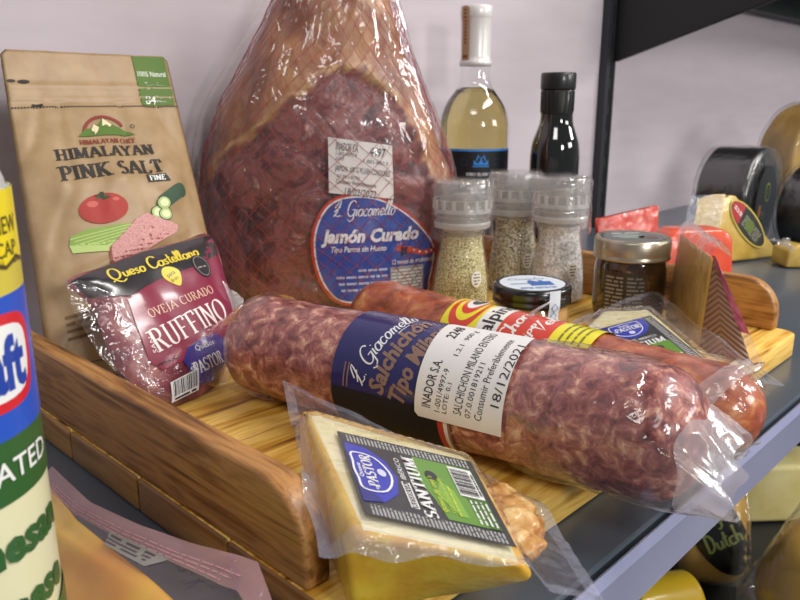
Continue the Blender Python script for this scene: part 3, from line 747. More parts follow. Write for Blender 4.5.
def make_grinder(label, loc, fill, fillm, seed):
    g = thing('spice_grinder', label, 'spice grinder', loc, 'clear spice grinders in the tray')
    b = MB(); b.lathe([(.0001, 0)]+arc_prof(gbody, 5), gr_clear, loc, 40, cap=False); b.build('body', g)
    gi = [(r-.0016, max(z, .002)) for r, z in arc_prof(gbody, 5) if z < fill]
    b = MB(); b.lathe(gi+[(gi[-1][0]*.6, fill+.002), (.0005, fill+.003)], fillm, loc, 36); b.jitter(.0006, 400, seed); b.build('filling', g)
    b = MB()
    b.lathe([(.0188, .069), (.0215, .0705), (.0220, .074, gr_rib), (.0212, .0755, gr_rib), (.0212, .0790), (.0224, .0800, gr_rib), (.0226, .083), (.0216, .0860, gr_rib), (.0216, .0925), (.0226, .0935, gr_rib), (.0226, .1040), (.0215, .1068), (.0180, .1080), (.0005, .1080)], gr_cap, loc, 40)
    for k in range(16):
        t = 2*pi*k/16
        b.box((loc[0]+.0222*cos(t), loc[1]+.0222*sin(t), loc[2]+.0895), (.0014, .0026, .0080), gr_rib, Matrix.Rotation(t, 3, 'Z'))
    b.lathe([(.0165, .064), (.0165, .1060)], gr_cap, loc, 24, cap=False)
    b.scale_xy(loc, GK); b.build('grinder_cap', g, angle=25)
    mech = mat('grey_mill_insert', '#8f8c86', .5)
    b = MB(); b.lathe([(.0150, .0665), (.0155, .068), (.0155, .0740), (.0120, .0760), (.0100, .095), (.0060, .097)], mech, loc, 28); b.build('mill', g)
    wr = random.Random(seed)
    b = MB()
    def sw(i, j):
        t = 2*pi*i; z = .060+.0495*j
        r = .0232*GK+.0012*noise.noise(V((cos(t)*3, sin(t)*3, j*5+seed)))+(.0009 if j < .9 else -.002*(j-.9)/.1)
        return V((loc[0]+r*cos(t), loc[1]+r*sin(t), loc[2]+z+.001*noise.noise(V((t*2, seed, 0)))))
    b.grid(sw, 48, 18, shr_m, cu=True); b.build('shrink_seal', g)
    d = Decal(); d.ell(0, .030, .0048, .0068, stk_m); tk = ink('#55524a', .6, 0)
    for k, w in enumerate((.005, .0062, .0056, .004)): d.lines(-w/2, .0335-.0026*k, w/2, .0352-.0026*k, 1, tk, 1, k+seed, .6)
    d.build('round_sticker', g, cyl_to(loc, .0215*GK, .58, lambda w: .0216*GK), step=.003)
    return g
G1 = (.4765, .3890, TZ+.0006); G2 = (.566, .4000, TZ+.0006); G3 = (.5600, .3480, TZ+.0006)
make_grinder('spice grinder of fine green herbs, nearest to the ham', G1, .062, herb1, 1)
make_grinder('spice grinder of grey peppery herbs between the herb and white salt ones', G2, .067, herb2, 2)
make_grinder('spice grinder of coarse white salt beside the dark oil bottle', G3, .066, salt_m, 3)

# ------------------------------------------------------------------ jars
jl = (.4270, .2850, TZ+.0006)
jar = thing('spread_jar', 'small jar of tan spread with a black lid and blue and white lid label', 'jar', jl)
hon = mat('tan_cream', '#b48a4f', .4, coat=1, coat_rough=.06, scale=(40, 40, 40), stops=[(.3, '#a97f46'), (.7, '#bf9760')])
b = MB(); b.lathe([(.020, 0), (.0245, .002), (.0258, .005), (.0258, .027), (.0248, .032), (.0225, .036), (.0225, .039)], hon, jl, 44); b.build('glass_body', jar)
bl = mat('black_metal_lid', '#121213', .25, coat=.6)
b = MB(); b.lathe([(.0255, .035), (.0270, .0360), (.0272, .0380), (.0265, .0392), (.0270, .0405), (.0270, .0465), (.0258, .0484), (.0235, .0488), (.0228, .0480), (.0005, .0480)], bl, jl, 48); jlid = b.build('lid', jar)
d = Decal(); W1, B1 = ink('#d3dbe3', .4, .2), ink('#2e63ab', .4, .2)
d.ell(0, 0, .0225, .0225, W1, 0, 40); d.rect(-.003, -.0085, .0135, .0025, B1, 1); d.rect(-.016, -.003, -.003, -.0015, B1, 1); d.poly([(-.003, .0025), (.0, .0075), (.004, .0025)], B1, 1); d.rect(.0055, .0025, .0085, .0055, B1, 1)
d.script('Cosecha', -.001, .0115, .026, .0055, ink('#3a5a8c'), 1); d.lines(-.013, -.0165, .013, -.0115, 2, B1, 1, 4, .5)
uu = V((.80, -.60, 0)); ww = V((.60, .80, 0))
d.build('lid_label', jlid, flat_map(V(jl)+V((0, 0, .0482)), uu, ww), step=.02)
d = Decal(); CRE = ink('#d9cfb4', .5, .1); d.rect(-.024, .0075, .0240, .0205, CRE); d.lines(-.022, .0095, .022, .0190, 3, ink('#5a4a33'), 1, 6, .5)
d.build('front_label', jar, cyl_to(jl, .0259, -.30), step=.003)
d = Decal(); d.rect(-.0042, .0100, .0042, .0488, W1)
for k in range(5): d.line([(-.0025, .0130+k*.006), (0, .0160+k*.006), (.0025, .0130+k*.006), (0, .0100+k*.006), (-.0025, .0130+k*.006)], .0006, B1, 1)
d.build('seal_strip', jar, cyl_to(jl, .0272, .60, lambda w: .0274 if w > .035 else .0262), step=.003)

js = (.5525, .2760, TZ+.0006)
sj = thing('silver_lidded_jar', 'jar of dark preserve with a silver lid', 'jar', js)
dkj = mat('dark_preserve_in_glass', '#2a1a10', .12, coat=1, coat_rough=.04, scale=(70, 70, 70), stops=[(.35, '#1c120c'), (.55, '#3a2414'), (.7, '#6b4a22')])
b = MB(); b.lathe(arc_prof([(.022, 0), (.0262, .002), (.0280, .007), (.0282, .020), (.0282, .040), (.0272, .047), (.0262, .050), (.0262, .053)], 4), dkj, js, 48); b.build('glass_body', sj)
slv = mat('brushed_silver_lid', '#b7ae9c', .3, metal=.85, bump=.04, bscale=(60, 60, 900))
b = MB(); b.lathe([(.0285, .0495), (.0299, .0500), (.0302, .0515), (.0294, .0525), (.0296, .0545), (.0296, .0640), (.0284, .0662), (.0262, .0664), (.0256, .0656), (.0005, .0656)], slv, js, 52); slid = b.build('lid', sj)
d = Decal(); d.ell(0, 0, .0245, .0245, ink('#3c4a40', .2, .6), 0, 40); d.ell(-.004, .0, .013, .010, ink('#7d8f86', .25, .6), 1); d.ell(.010, -.006, .008, .006, ink('#5d2a25', .3, .6), 1); d.lines(-.012, .012, .012, .017, 1, ink('#c9cfc9'), 1, 3, .6)
d.build('lid_print', slid, flat_map(V(js)+V((0, 0, .0658)), uu, ww), step=.02)
d = Decal(); d.rect(-.022, .010, .012, .042, ink('#30281f', .4, .4)); d.lines(-.020, .012, -.006, .040, 9, ink('#8a8478'), 1, 8, .45); d.lines(-.003, .012, .010, .040, 9, ink('#77716a'), 1, 9, .45)
d.build('label', sj, cyl_to(js, .0284, .05), step=.003)
bot.scale.z = .968; oil.scale = (.95, .95, .972)
# ------------------------------------------------------------------ sausages
def sausage(A, B, RF, matl, seed, dome=.75, bump=.0012, bow=0, nu=110, nt=64):
    """lumpy cylinder with domed ends; returns builder and frame"""
    A, B = V(A), V(B); D = (B-A); L = D.length; D.normalize(); Z = V((0, 0, 1)); Z = (Z-D*Z.dot(D)).normalized()
    S = D.cross(Z)
    if S.dot(V((0, 0, H))-A) < 0: S = -S          # towards the viewer
    def pt(u, t, off=0, rr=None):
        R = RF(u)
        e = R*dome
        uu_ = max(0, min(L, u)); q = min(uu_, L-uu_)
        k = math.sqrt(max(0, 1-((e-q)/e)**2)) if q < e else 1
        r = R*k
        return A+D*u+(S*cos(t)+Z*sin(t))*(r+off)
    b = MB()
    def fn(i, j):
        x = i                                          # denser at the domes
        u = L*(x+.07*sin(2*pi*x)*-1)
        p = pt(u, 2*pi*j)
        n = (p-(A+D*u)); n = n.normalized() if n.length > 1e-6 else D
        return p+n*(fbm(p*55+V((seed, 0, 0)), 3)*bump)
    Rr = b.grid(fn, nu, nt, matl, cv=True)
    b.face(list(reversed(Rr[0])), matl); b.face(Rr[-1], matl)
    return b, pt, A, D, S, Z, L
def cyl_label(A, D, S, Z, R):
    """u runs around the sausage upwards (0 = facing the viewer), w runs back along it"""
    R0 = R(0)
    def fn(u, w, l):
        t = u/R0; return A+D*(-w)+(S*cos(t)+Z*sin(t))*(R(-w)+l)
    return fn
def meat(name, stops, k, coat=.8, cb=.4, cs=(60, 60, 60)):
    return mat(name, '#804040', .4, coat=coat, coat_rough=.13, scale=(k, k, k), stops=stops, detail=6, dist=.6, bump=.2, bscale=(k, k, k), coat_bump=cb, cscale=cs, nrough=.65)
SA, SB = V((.2440, .3700, TZ+.0318)), V((.2975, .1060, TZ+.0324))
SL_ = (SB-SA).length
SRF = lambda u: .0288+.0016*max(0, min(1, u/SL_)); SR = .0307
sal_m = meat('mottled_salami', [(.33, '#542b2a'), (.43, '#7d4341'), (.52, '#9a5b56'), (.58, '#b27768'), (.68, '#d8b296')], 150, cb=.5)
sal = thing('salami', 'thick salami with dark blue label and white sticker across the tray', 'sausage', SA)
b, spt, A_, D_, S_, Z_, L_ = sausage(SA, SB, SRF, sal_m, 1)
b.build('meat', sal)
sm_ = cyl_label(A_, D_, S_, Z_, lambda u: SRF(u) if u > 1e-9 else SR)
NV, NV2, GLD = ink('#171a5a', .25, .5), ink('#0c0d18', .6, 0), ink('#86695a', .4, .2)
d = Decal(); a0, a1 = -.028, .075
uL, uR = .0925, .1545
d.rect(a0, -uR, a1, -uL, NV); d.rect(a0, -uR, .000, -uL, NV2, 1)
d.rect(a0, -uR-.0032, a1, -uR, ink('#b3312c'), 1); d.rect(a0, -uR-.0052, a1, -uR-.0032, WH2, 1); d.rect(a0, -uR-.0066, a1, -uR-.0052, GLD, 1)
for k in (0, .0022): d.rect(.001, -uL-.0075-k-.0008, .0135, -uL-.0075-k, GLD, 2)
d.script('L. Giacomello', .0285, -.1140, .050, .0105, WH2, 2, thick=.10, rot=-16)
d.line([(.034, -.1225), (.042, -.1245)], .0005, WH2, 2)
d.text('Salchichón', .0250, -.1255, .048, .0086, GLD, 2, bold=.035, shear=.15, rot=-14); d.text('Tipo Milano', .0225, -.1375, .048, .0086, GLD, 2, bold=.035, shear=.15, rot=-14)
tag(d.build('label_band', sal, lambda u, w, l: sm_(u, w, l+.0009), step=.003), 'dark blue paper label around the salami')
d = Decal(); s0, s1 = .1430, .1880
d.poly([(-.0045, -s0-.002), (-.0025, -s0), (.0490, -s0), (.0505, -s0-.002), (.0505, -s1), (-.0045, -s1)], STK)
def stx(t, u0, u1, w, h, **k): d.text(t, (u0+u1)/2, -w-((u0+u1)/2-.022)*.08, u1-u0, h, STX, 1, rot=-4.5, **k)
stx('INADOR S.A.', .001, .0235, s0+.0080, .0046, bold=.01); stx('2248', .0365, .0470, s0+.0065, .0050, bold=.015)
stx('1-001/4997-9', .000, .020, s0+.0140, .0028); stx('LOTE: 0.1', .000, .014, s0+.0178, .0024); stx('1.2.1  900 g', .027, .046, s0+.0150, .0026)
stx('SALCHICHON MILANO ENTERO', .001, .0465, s0+.0245, .0042); stx('07.0.001819211', .0005, .026, s0+.0298, .0028)
stx('Consumir Preferiblemente', .0005, .0430, s0+.0350, .0036); stx('18/12/2021', .0080, .0400, s0+.0420, .0042)
tag(d.build('sticker', sal, lambda u, w, l: sm_(u, w, l+.0019), step=.003), 'white printed date sticker')
sleeve = film('loose_clear_sleeve', .025, rough=.09, bump=.5, bscale=60, hazecol='#d9d2d8')
wrap = film('milky_wrap_tail', .36, rough=.14, bump=.5, bscale=50, hazecol='#e6e2e6')
def frame_pt(A, D, S, Z, u, x, z): return A+D*u+S*x+Z*z
b = MB()
def slv_fn(i, j):                                     # right end: sleeve over the last third, gathered into a flat torn tail
    t = 2*pi*j; u = .190+i*.092
    k = max(0, (u-(L_-.030))/.048)
    rr = SRF(u)+.0016+abs(noise.noise(V((cos(t)*2.4, sin(t)*2.4, u*40))))*.0022
    h = rr*(1-.72*min(1, k)**1.3); w = rr*(1-.04*k+.12*max(0, k-.5))
    q = frame_pt(A_, D_, S_, Z_, u+.010*k*noise.noise(V((cos(t)*1.8, sin(t)*1.8, 4))), w*cos(t), h*sin(t)-.012*k)
    q = q+V((0, 0, 1))*noise.noise(q*70)*.0025*min(1, k*2)
    q.z = max(q.z, TZ+.0006 if q.y > .150 else .002); return q
b.grid(slv_fn, 40, 72, lambda i, j: sleeve if i < .78 else wrap, cv=True)
b.build('film_sleeve', sal)
b = MB()
def slv2(i, j):
    t = 2*pi*j; u = .030-i*.042
    k = max(0, (.018-u)/.040)
    rr = SRF(u)+.0016+abs(noise.noise(V((cos(t)*2.4, sin(t)*2.4, u*40+9))))*.002
    h = rr*(1-.55*min(1, k)); w = rr*(1+.05*k)
    q = frame_pt(A_, D_, S_, Z_, u, w*cos(t), h*sin(t)-.014*k)
    q += V((0, 0, 1))*noise.noise(q*60)*.003*min(1, k*2)
    q.z = max(q.z, TZ+.001); return q
b.grid(slv2, 22, 64, lambda i, j: sleeve, cv=True)
b.build('film_tail', sal)

CA, CB, CR = (.3585, .3860, TZ+.0252), (.3545, .1040, TZ+.0250), .0232
chz_m = meat('orange_red_chorizo', [(.33, '#6e2f1b'), (.44, '#964527'), (.55, '#ad5a33'), (.66, '#c88650'), (.75, '#ddae7c')], 75, cb=.35, cs=(45, 45, 45))
cho = thing('chorizo', 'orange red chorizo with yellow and red label behind the salami', 'sausage', CA)
b, cpt, cA, cD, cS, cZ, cL = sausage(CA, CB, lambda u: CR, chz_m, 5, dome=1.0)
b.build('meat', cho)
cm_ = cyl_label(cA, cD, cS, cZ, lambda u: CR)
YEL, RD, WT, KK = ink('#e8dc1e', .3, .6), ink('#d23a22', .3, .6), ink('#eae8e2', .3, .6), ink('#18181a', .3, .6)
d = Decal(); y0, y1 = .095, .196; b0, b1 = -.006, .068
d.rect(b0, -y1, b1, -y0, YEL)
d.rect(b0, -.137, b1, -.122, WT, 1); d.rect(b0, -.171, b1, -.137, RD, 1)
ex, ey = .034, -.1085
d.ell(ex-.004, ey, .0185, .0115, RD, 1); d.ell(ex-.001, ey-.0005, .0150, .0090, YEL, 2); d.ell(ex+.001, ey-.0008, .0118, .0070, RD, 3); d.ell(ex+.003, ey-.0008, .0090, .0055, WT, 4); d.ell(ex+.0035, ey-.0010, .0052, .0036, KK, 5); d.ell(ex+.005, ey, .0014, .0009, WT, 6)
d.text('alpino', .030, -.1290, .030, .0092, KK, 2, bold=.02)
d.script('Chorizo', .030, -.1445, .036, .0100, WT, 2, thick=.13, shear=.2); d.script('tipo', .022, -.1560, .014, .0060, WT, 2, thick=.13, shear=.2); d.script('Vela', .036, -.1610, .022, .0100, WT, 2, thick=.13, shear=.2)
for k in range(4): d.lines(.012, -.178-.0042*k, .046, -.1760-.0042*k, 1, ink('#7b7a20'), 2, 20+k, .7)
tag(d.build('label_band', cho, lambda u, w, l: cm_(u, w, l+.0009), step=.0025), 'yellow, white and red printed label')
b = MB()
def csl(i, j):
    t = 2*pi*j; u = cL-.040+i*.036
    q = cL-u; e = CR; k = math.sqrt(max(.02, 1-(max(0, e-q)/e)**2))
    rr = CR*k+.0022+abs(noise.noise(V((cos(t)*2, sin(t)*2, u*60))))*.003
    p = frame_pt(cA, cD, cS, cZ, u+.004*noise.noise(V((t*3, 2, 0))), rr*cos(t), rr*sin(t)); p.z = max(p.z, TZ+.0004 if p.y > .15 else .002)
    return p
b.grid(csl, 18, 60, lambda i, j: sleeve, cv=True)
# twisted tie of film across the end
def tie(i, j):
    u = cL-.016+.012*(j-.5)+.006*sin(i*7); t = 2.3-3.2*i
    rr = CR*.97+.004+.002*noise.noise(V((i*9, j*4, 1)))
    return frame_pt(cA, cD, cS, cZ, u, rr*cos(t), rr*sin(t))
b.grid(tie, 30, 8, wrap)
b.build('film_sleeve', cho)
b = MB(); b.tube([frame_pt(cA, cD, cS, cZ, .150+.004*k, .004+.004*sin(k*1.3), CR+.002+.0035*k) for k in range(4)], [.0012, .0010, .0008, .0005], wrap, 6); b.build('film_tag', cho)
# ------------------------------------------------------------------ vacuum-packed cheeses
rind_y = mat('yellow_cheese_rind', '#d9ae2e', .4, coat=.7, coat_rough=.1, scale=(60, 60, 60), stops=[(.35, '#dca31c'), (.55, '#eac02c'), (.7, '#f2d24a')], sss=.15, coat_bump=.4, cscale=(120, 120, 120), bump=.15, bscale=(200, 200, 60))
paste = mat('cream_cheese_paste', '#e2d9a8', .45, coat=.6, coat_rough=.12, scale=(50, 50, 50), stops=[(.35, '#dccf94'), (.6, '#e8e0b8')], sss=.15, coat_bump=.35, cscale=(90, 90, 90))
pack_m = film('clear_vacuum_pack', .08, rough=.07, bump=.35, bscale=85, hazecol='#ccd2e6')
pack_m2 = film('clear_vacuum_pack_rim', .26, rough=.12, bump=.45, bscale=160, hazecol='#c8cee4')
def dseg(p, a, c):
    ab = (c[0]-a[0], c[1]-a[1]); t = ((p[0]-a[0])*ab[0]+(p[1]-a[1])*ab[1])/(ab[0]**2+ab[1]**2); t = max(0, min(1, t))
    return math.hypot(p[0]-a[0]-ab[0]*t, p[1]-a[1]-ab[1]*t)
def sdist(p, poly):
    ins = False; n = len(poly); d = 1e9
    for i in range(n):
        a, c = poly[i], poly[(i+1) % n]; d = min(d, dseg(p, a, c))
        if (a[1] > p[1]) != (c[1] > p[1]) and p[0] < (c[0]-a[0])*(p[1]-a[1])/(c[1]-a[1])+a[0]: ins = not ins
    return -d if ins else d
def plane3(a, c, e):
    n = (c-a).cross(e-a).normalized()
    if n.z < 0: n = -n
    return lambda x, y: a.z-((x-a.x)*n.x+(y-a.y)*n.y)/n.z, n
def ray_plane(px, py, a, n):
    d = ray(px, py); c = V((0, 0, H)); return c+d*((a-c).dot(n)/d.dot(n))
def bil(c, a, b_):                                    # corners tl, tr, bl, br
    return (c[0]*(1-a)+c[1]*a)*(1-b_)+(c[2]*(1-a)+c[3]*a)*b_
def cheese_pack(root, top, zbot, flange, label, build_label, body_m, face_m, seed, rim=.0075, rowsn=64, drop=.010, mid=None, plane=None, taper=None):
    """top: cheese outline on its sloping upper face (world points); flange: corners of the welded film, tl tr bl br"""
    zf, n = plane
    poly = [(p.x, p.y) for p in top]
    b = MB(); k = len(top)
    cx_, cy_ = sum(p[0] for p in poly)/k, sum(p[1] for p in poly)/k
    mid = mid or [V((p.x+(p.x-cx_)*.04, p.y+(p.y-cy_)*.04, p.z-.010)) for p in top]
    up_ = [b.bm.verts.new(p) for p in top]; md = [b.bm.verts.new(p) for p in mid]
    lo = [b.bm.verts.new(V((p.x-(p.x-cx_)*tp_, p.y-(p.y-cy_)*tp_, zbot))) for p, tp_ in zip(mid, taper or [.06]*k)]
    poly = [(p.x, p.y) for p in top]; polm = [(p.x, p.y) for p in mid]
    b.face(up_, face_m); b.face(list(reversed(lo)), body_m)
    for i in range(k): b.face([up_[i], up_[(i+1) % k], md[(i+1) % k], md[i]], body_m); b.face([md[i], md[(i+1) % k], lo[(i+1) % k], lo[i]], body_m)
    bmesh.ops.recalc_face_normals(b.bm, faces=b.bm.faces)
    b.bevel(.0034, 5, 20)
    bmesh.ops.triangulate(b.bm, faces=[f for f in b.bm.faces if len(f.verts) > 4])
    bmesh.ops.subdivide_edges(b.bm, edges=[e for e in b.bm.edges if e.calc_length() > .012], cuts=3, use_grid_fill=True)
    b.bm.normal_update(); it_, ib_ = b.mi(face_m), b.mi(body_m)
    for f in b.bm.faces:
        c_ = f.calc_center_median(); f.material_index = it_ if f.normal.dot(n) > .93 and zf(c_.x, c_.y)-c_.z < .0016 else ib_
    b.jitter(.0007, 90, seed)
    b.build('cheese', root)
    b = MB()
    def fl(i, j):
        p = bil(flange, i, j); wob = noise.noise(V((i*4+seed, j*4, 0)))
        edge = min(i, 1-i, j, 1-j)
        p += V((noise.noise(V((i*6, j*6, seed+3)))*.0018, noise.noise(V((i*6, j*6, seed+7)))*.0018, 0))*(1 if edge < .02 else .4)
        dd = sdist((p.x, p.y), poly)
        t = max(0, min(1, 1-(dd-.0006)/drop)); t = t*t*(3-2*t)
        z = p.z+wob*.0022*(1-t)+noise.noise(V((i*16, j*16, seed)))*.0006*(1-t)
        zt = zf(p.x, p.y)+.0014
        z = max(z, zt+.0006-max(0, dd-.0012)*1.25) if dd > 0 else zt
        if p.x < .1585 and p.y > .182 and p.x > .140:      # drapes over the tray's end board
            q_ = max(0, min(1, (p.y-.186)/.026)); z = max(z, .0305+.026*math.sqrt(max(0, 1-(1-q_)**2))+.0012)
        return V((p.x, p.y, z))
    b.grid(fl, rowsn, rowsn, lambda i, j: pack_m2 if min(i, 1-i, j, 1-j) < .05 else pack_m)
    vf = b.build('vacuum_film', root)
    build_label(vf, zf, n)
def quad_map(tl, tr_, bl, br_, n, w, h):
    return lambda u, q, l: bil((tl, tr_, bl, br_), u/w, 1-q/h)+n*l
LBK, EMB, EMD, LGR, LYG = ink('#2e2f31', .35, .5), ink('#2a35a8', .3, .5), ink('#20267a', .3, .5), ink('#5c8a2c', .35, .5), ink('#b8c832', .35, .5)
LW_ = ink('#e4e4e2', .35, .5)
def santium_art(d, w, h):
    """black label w wide, h tall, emblem above, name in the middle, green landscape below"""
    d.rect(0, 0, w, h, LBK)
    for x0 in (.0008*w/.05, w-.0062): d.lines(x0, .002, x0+.0050, h-.002, 34, ink('#a9aaa8', .4, .4), 1, 3, .5)
    d.poly([(.0070, .002), (w-.0070, .002), (w-.0070, h*.47), (w*.62, h*.52), (w*.36, h*.44), (.0070, h*.40)], LGR, 1)
    d.poly([(.0070, .002), (w-.0070, .002), (w-.0070, h*.14), (w*.5, h*.2), (.0070, h*.12)], ink('#41681f', .35, .5), 2)
    d.poly([(.0100, h*.30), (w*.4, h*.40), (w*.6, h*.34), (w*.5, h*.26), (w*.2, h*.24)], ink('#78a53a', .35, .5), 2)
    # emblem
    d.poly([(.0068, h-.001), (w-.0075, h-.001), (w-.0085, h*.82), (w*.70, h*.70), (w*.5, h*.655), (w*.30, h*.70), (.0085, h*.82)], EMB, 1)
    d.poly([(.0068, h-.001), (.018, h-.001), (.013, h*.88), (.0085, h*.83)], EMD, 2)
    ring = smooth([(w*.28, h*.94), (w*.40, h*.955), (w*.5, h*.965), (w*.60, h*.955), (w*.72, h*.94), (w*.70, h*.78), (w*.5, h*.70), (w*.30, h*.78)], 4)
    d.polys(ribbon(ring+[ring[0]], lambda a, b_: .0007), LW_, 3)
    d.text('Quesos', w*.5, h*.925, w*.17, h*.028, LW_, 3, bold=.02); d.text('el', w*.325, h*.845, w*.05, h*.030, LW_, 3)
    d.serif('PASTOR', w*.52, h*.855, w*.40, h*.075, LW_, 3, thick=.22, thin=.09); d.ell(w*.52, h*.765, w*.045, h*.032, ink('#c7cbe0'), 3, 14)
    # name
    d.polys(ribbon([(w*.18, h*.585), (w*.47, h*.585), (w*.47, h*.635), (w*.18, h*.635), (w*.18, h*.585)], lambda a, b_: .0004), LW_, 2)
    d.text('RESERVA', w*.325, h*.610, w*.26, h*.032, LW_, 2); d.text('IBÉRICO', w*.64, h*.610, w*.27, h*.036, LW_, 2)
    d.serif('SANTIUM', w*.47, h*.515, w*.72, h*.088, LW_, 3, thick=.2, thin=.08)
    d.text('queso de oveja', w*.42, h*.405, w*.42, h*.040, LYG, 3, bold=.02, shear=.2); d.text('con leche cruda', w*.42, h*.345, w*.40, h*.036, LYG, 3, shear=.2)
    d.ell(w*.64, h*.385, w*.060, h*.042, ink('#23282f'), 3, 16); d.lines(w*.2, h*.29, w*.55, h*.31, 1, LYG, 3, 9, .7)
    d.rect(w*.46, h*.055, w-.0085, h*.225, LW_, 3); d.barcode(w*.48, h*.085, w-.0095, h*.218, KK, 4, 26, 6); d.lines(w*.5, h*.062, w-.011, h*.082, 1, KK, 4, 2, .6)
    d.lines(w*.16, h*.06, w*.42, h*.20, 4, LW_, 3, 13, .35)

pA = P(307, 420, z=.057); pB = P(466, 458, z=.046); pD = P(358, 531, z=.0555)
zf_, n_ = plane3(pA, pB, pD)
pC = ray_plane(524, 566, pA, n_); pB2 = ray_plane(483, 484, pA, n_); pA0 = ray_plane(312, 415, pA, n_)
fr = thing('vacuum_packed_cheese', 'vacuum-packed cheese wedge with black, blue and green label, at the tray\'s front edge', 'cheese', (pD.x+.02, pD.y+.02, TZ), 'vacuum-packed wedges with black and green labels')
pF = pA-n_*.0075
fl1 = [ray_plane(x, y, pF, n_) for x, y in ((282, 380), (542, 502), (319, 557), (607, 604))]
mid1 = [ray_plane(x, y, pF, n_) for x, y in ((297, 413), (309, 408), (470, 459), (487, 485), (537, 580), (345, 549))]
lab1 = [ray_plane(x, y, pA, n_) for x, y in ((336, 435), (470, 466), (364, 519), (516, 553))]
def label1(root, zf, n):
    w = (lab1[0]-lab1[2]).length; h = (lab1[0]-lab1[1]).length; k = .050/w
    d = Decal(); W, Hh = .050, .050*h/w; santium_art(d, W, Hh)
    # reading direction runs from the front edge back, emblem on the left
    fn = lambda u, q, l: bil((lab1[2], lab1[0], lab1[3], lab1[1]), u/W, 1-q/Hh)+n*(l+.0016)
    d.build('label', root, fn, step=.01)
cheese_pack(fr, [pA, pA0, pB, pB2, pC, pD], TZ+.0012, fl1, None, label1, rind_y, paste, 2, mid=mid1, plane=(zf_, n_), drop=.006, taper=[.05, .05, .2, .3, .42, .08])
# broken crumbly corner of the cheese
crm = mat('crumbly_orange_cheese', '#c99a58', .6, coat=.5, scale=(120, 120, 120), stops=[(.35, '#96602a'), (.5, '#bd8c4c'), (.66, '#dcc08a')], bump=.6, bscale=(160, 160, 160))
b = MB()
rr_ = random.Random(4)
for px, py, s in ((496, 497, .014), (512, 512, .015), (505, 520, .015), (522, 527, .014), (500, 508, .012), (528, 545, .010), (515, 538, .012)):
    c = ray_plane(px, py, pA-n_*.009, n_)
    q = bmesh.ops.create_icosphere(b.bm, subdivisions=3, radius=s*.62, matrix=Matrix.Translation(c))
    for v in q['verts']:
        v.co += (v.co-c)*fbm(v.co*150, 3)*.38
        v.co.z = c.z+(v.co.z-c.z)*.55
for f in b.bm.faces: f.material_index = b.mi(crm); f.smooth = True
b.build('crumbled_corner', fr)

# the same cheese further back, behind the chorizo
rz = .050
q1, q2, q3 = P(580, 331, z=rz-.002), P(648, 308, z=rz), P(720, 368, z=rz-.003)
zb_, nb_ = plane3(q1, q2, q3)
q4 = ray_plane(652, 376, q1, nb_); q1b = ray_plane(602, 311, q1, nb_)
bk = thing('vacuum_packed_cheese', 'pale vacuum-packed cheese with black and blue label lying behind the chorizo', 'cheese', ((q1.x+q3.x)/2, (q1.y+q3.y)/2, TZ), 'vacuum-packed wedges with black and green labels')
lab2 = [ray_plane(x, y, q1, nb_) for x, y in ((587, 335), (650, 318), (640, 385), (706, 364))]
def label2(root, zf, n):
    for p in lab2: p.z = zf(p.x, p.y)
    w = (lab2[0]-lab2[1]).length; h = (lab2[1]-lab2[3]).length
    d = Decal(); W, Hh = .050, .050*h/w; santium_art(d, W, Hh)
    fn = lambda u, q, l: bil(lab2, u/W, 1-q/Hh)+n*(l+.0016)
    d.build('label', root, fn, step=.01)
fl2 = [P(566, 323, z=.045), P(652, 289, z=.046), P(682, 374, z=.043), P(785, 386, z=.030)]
cheese_pack(bk, [q1, q1b, q2, q3, q4], TZ+.0012, fl2, None, label2, paste, paste, 9, plane=(zb_, nb_), drop=.010)

# ------------------------------------------------------------------ cut wedge with ridged rind standing on the tray
cut_m = mat('cut_ochre_cheese', '#bf9a3c', .42, coat=.5, coat_rough=.1, scale=(40, 40, 40), stops=[(.35, '#b99034'), (.65, '#cfac52')], coat_bump=.4, cscale=(70, 70, 70))
def rind_mat():
    m, nt, out = newmat('herringbone_brown_rind'); L = nt.links.new
    b = N(nt, 'BsdfPrincipled', Roughness=.5); L(b.outputs[0], out.inputs[0]); b.inputs['Coat Weight'].default_value = .5; b.inputs['Coat Roughness'].default_value = .15
    at = N(nt, 'Attribute', attribute_name='ridge')
    L(ramp(nt, at.outputs['Fac'], [(.1, '#5a3826'), (.5, '#7a5038'), (.9, '#8c6248')]), b.inputs['Base Color'])
    return m
rnd_m = rind_mat()
ZB = TZ+.0006
Eb, Rb, Lb = P(699, 352, z=ZB), P(751, 361, z=ZB), P(664, 318, z=ZB)
def above(p, px, py):                                 # point at p's distance on the sight line
    d = ray(px, py); k = math.hypot(p.x, p.y)/math.hypot(d.x, d.y); return V((0, 0, H))+d*k
Et = above(Eb, 713, 256); Lt = above(Lb, 680, 231)
Xb = Lb+(Rb-Eb)*.95
w = thing('cheese_wedge', 'standing cut cheese wedge with ridged brown rind and pink-edged film', 'cheese', ((Eb.x+Xb.x)/2, (Eb.y+Xb.y)/2, TZ))
b = MB(); vs = {k: b.bm.verts.new(p) for k, p in dict(Eb=Eb, Rb=Rb, Lb=Lb, Et=Et, Lt=Lt, Xb=Xb).items()}
for q in (('Eb', 'Et', 'Lt', 'Lb'), ('Et', 'Rb', 'Xb', 'Lt'), ('Lb', 'Lt', 'Xb'), ('Eb', 'Lb', 'Xb', 'Rb'), ('Eb', 'Rb', 'Et')): b.face([vs[k] for k in q], cut_m)
bmesh.ops.recalc_face_normals(b.bm, faces=b.bm.faces); b.bevel(.003, 3, 30); b.build('cheese', w, angle=40)
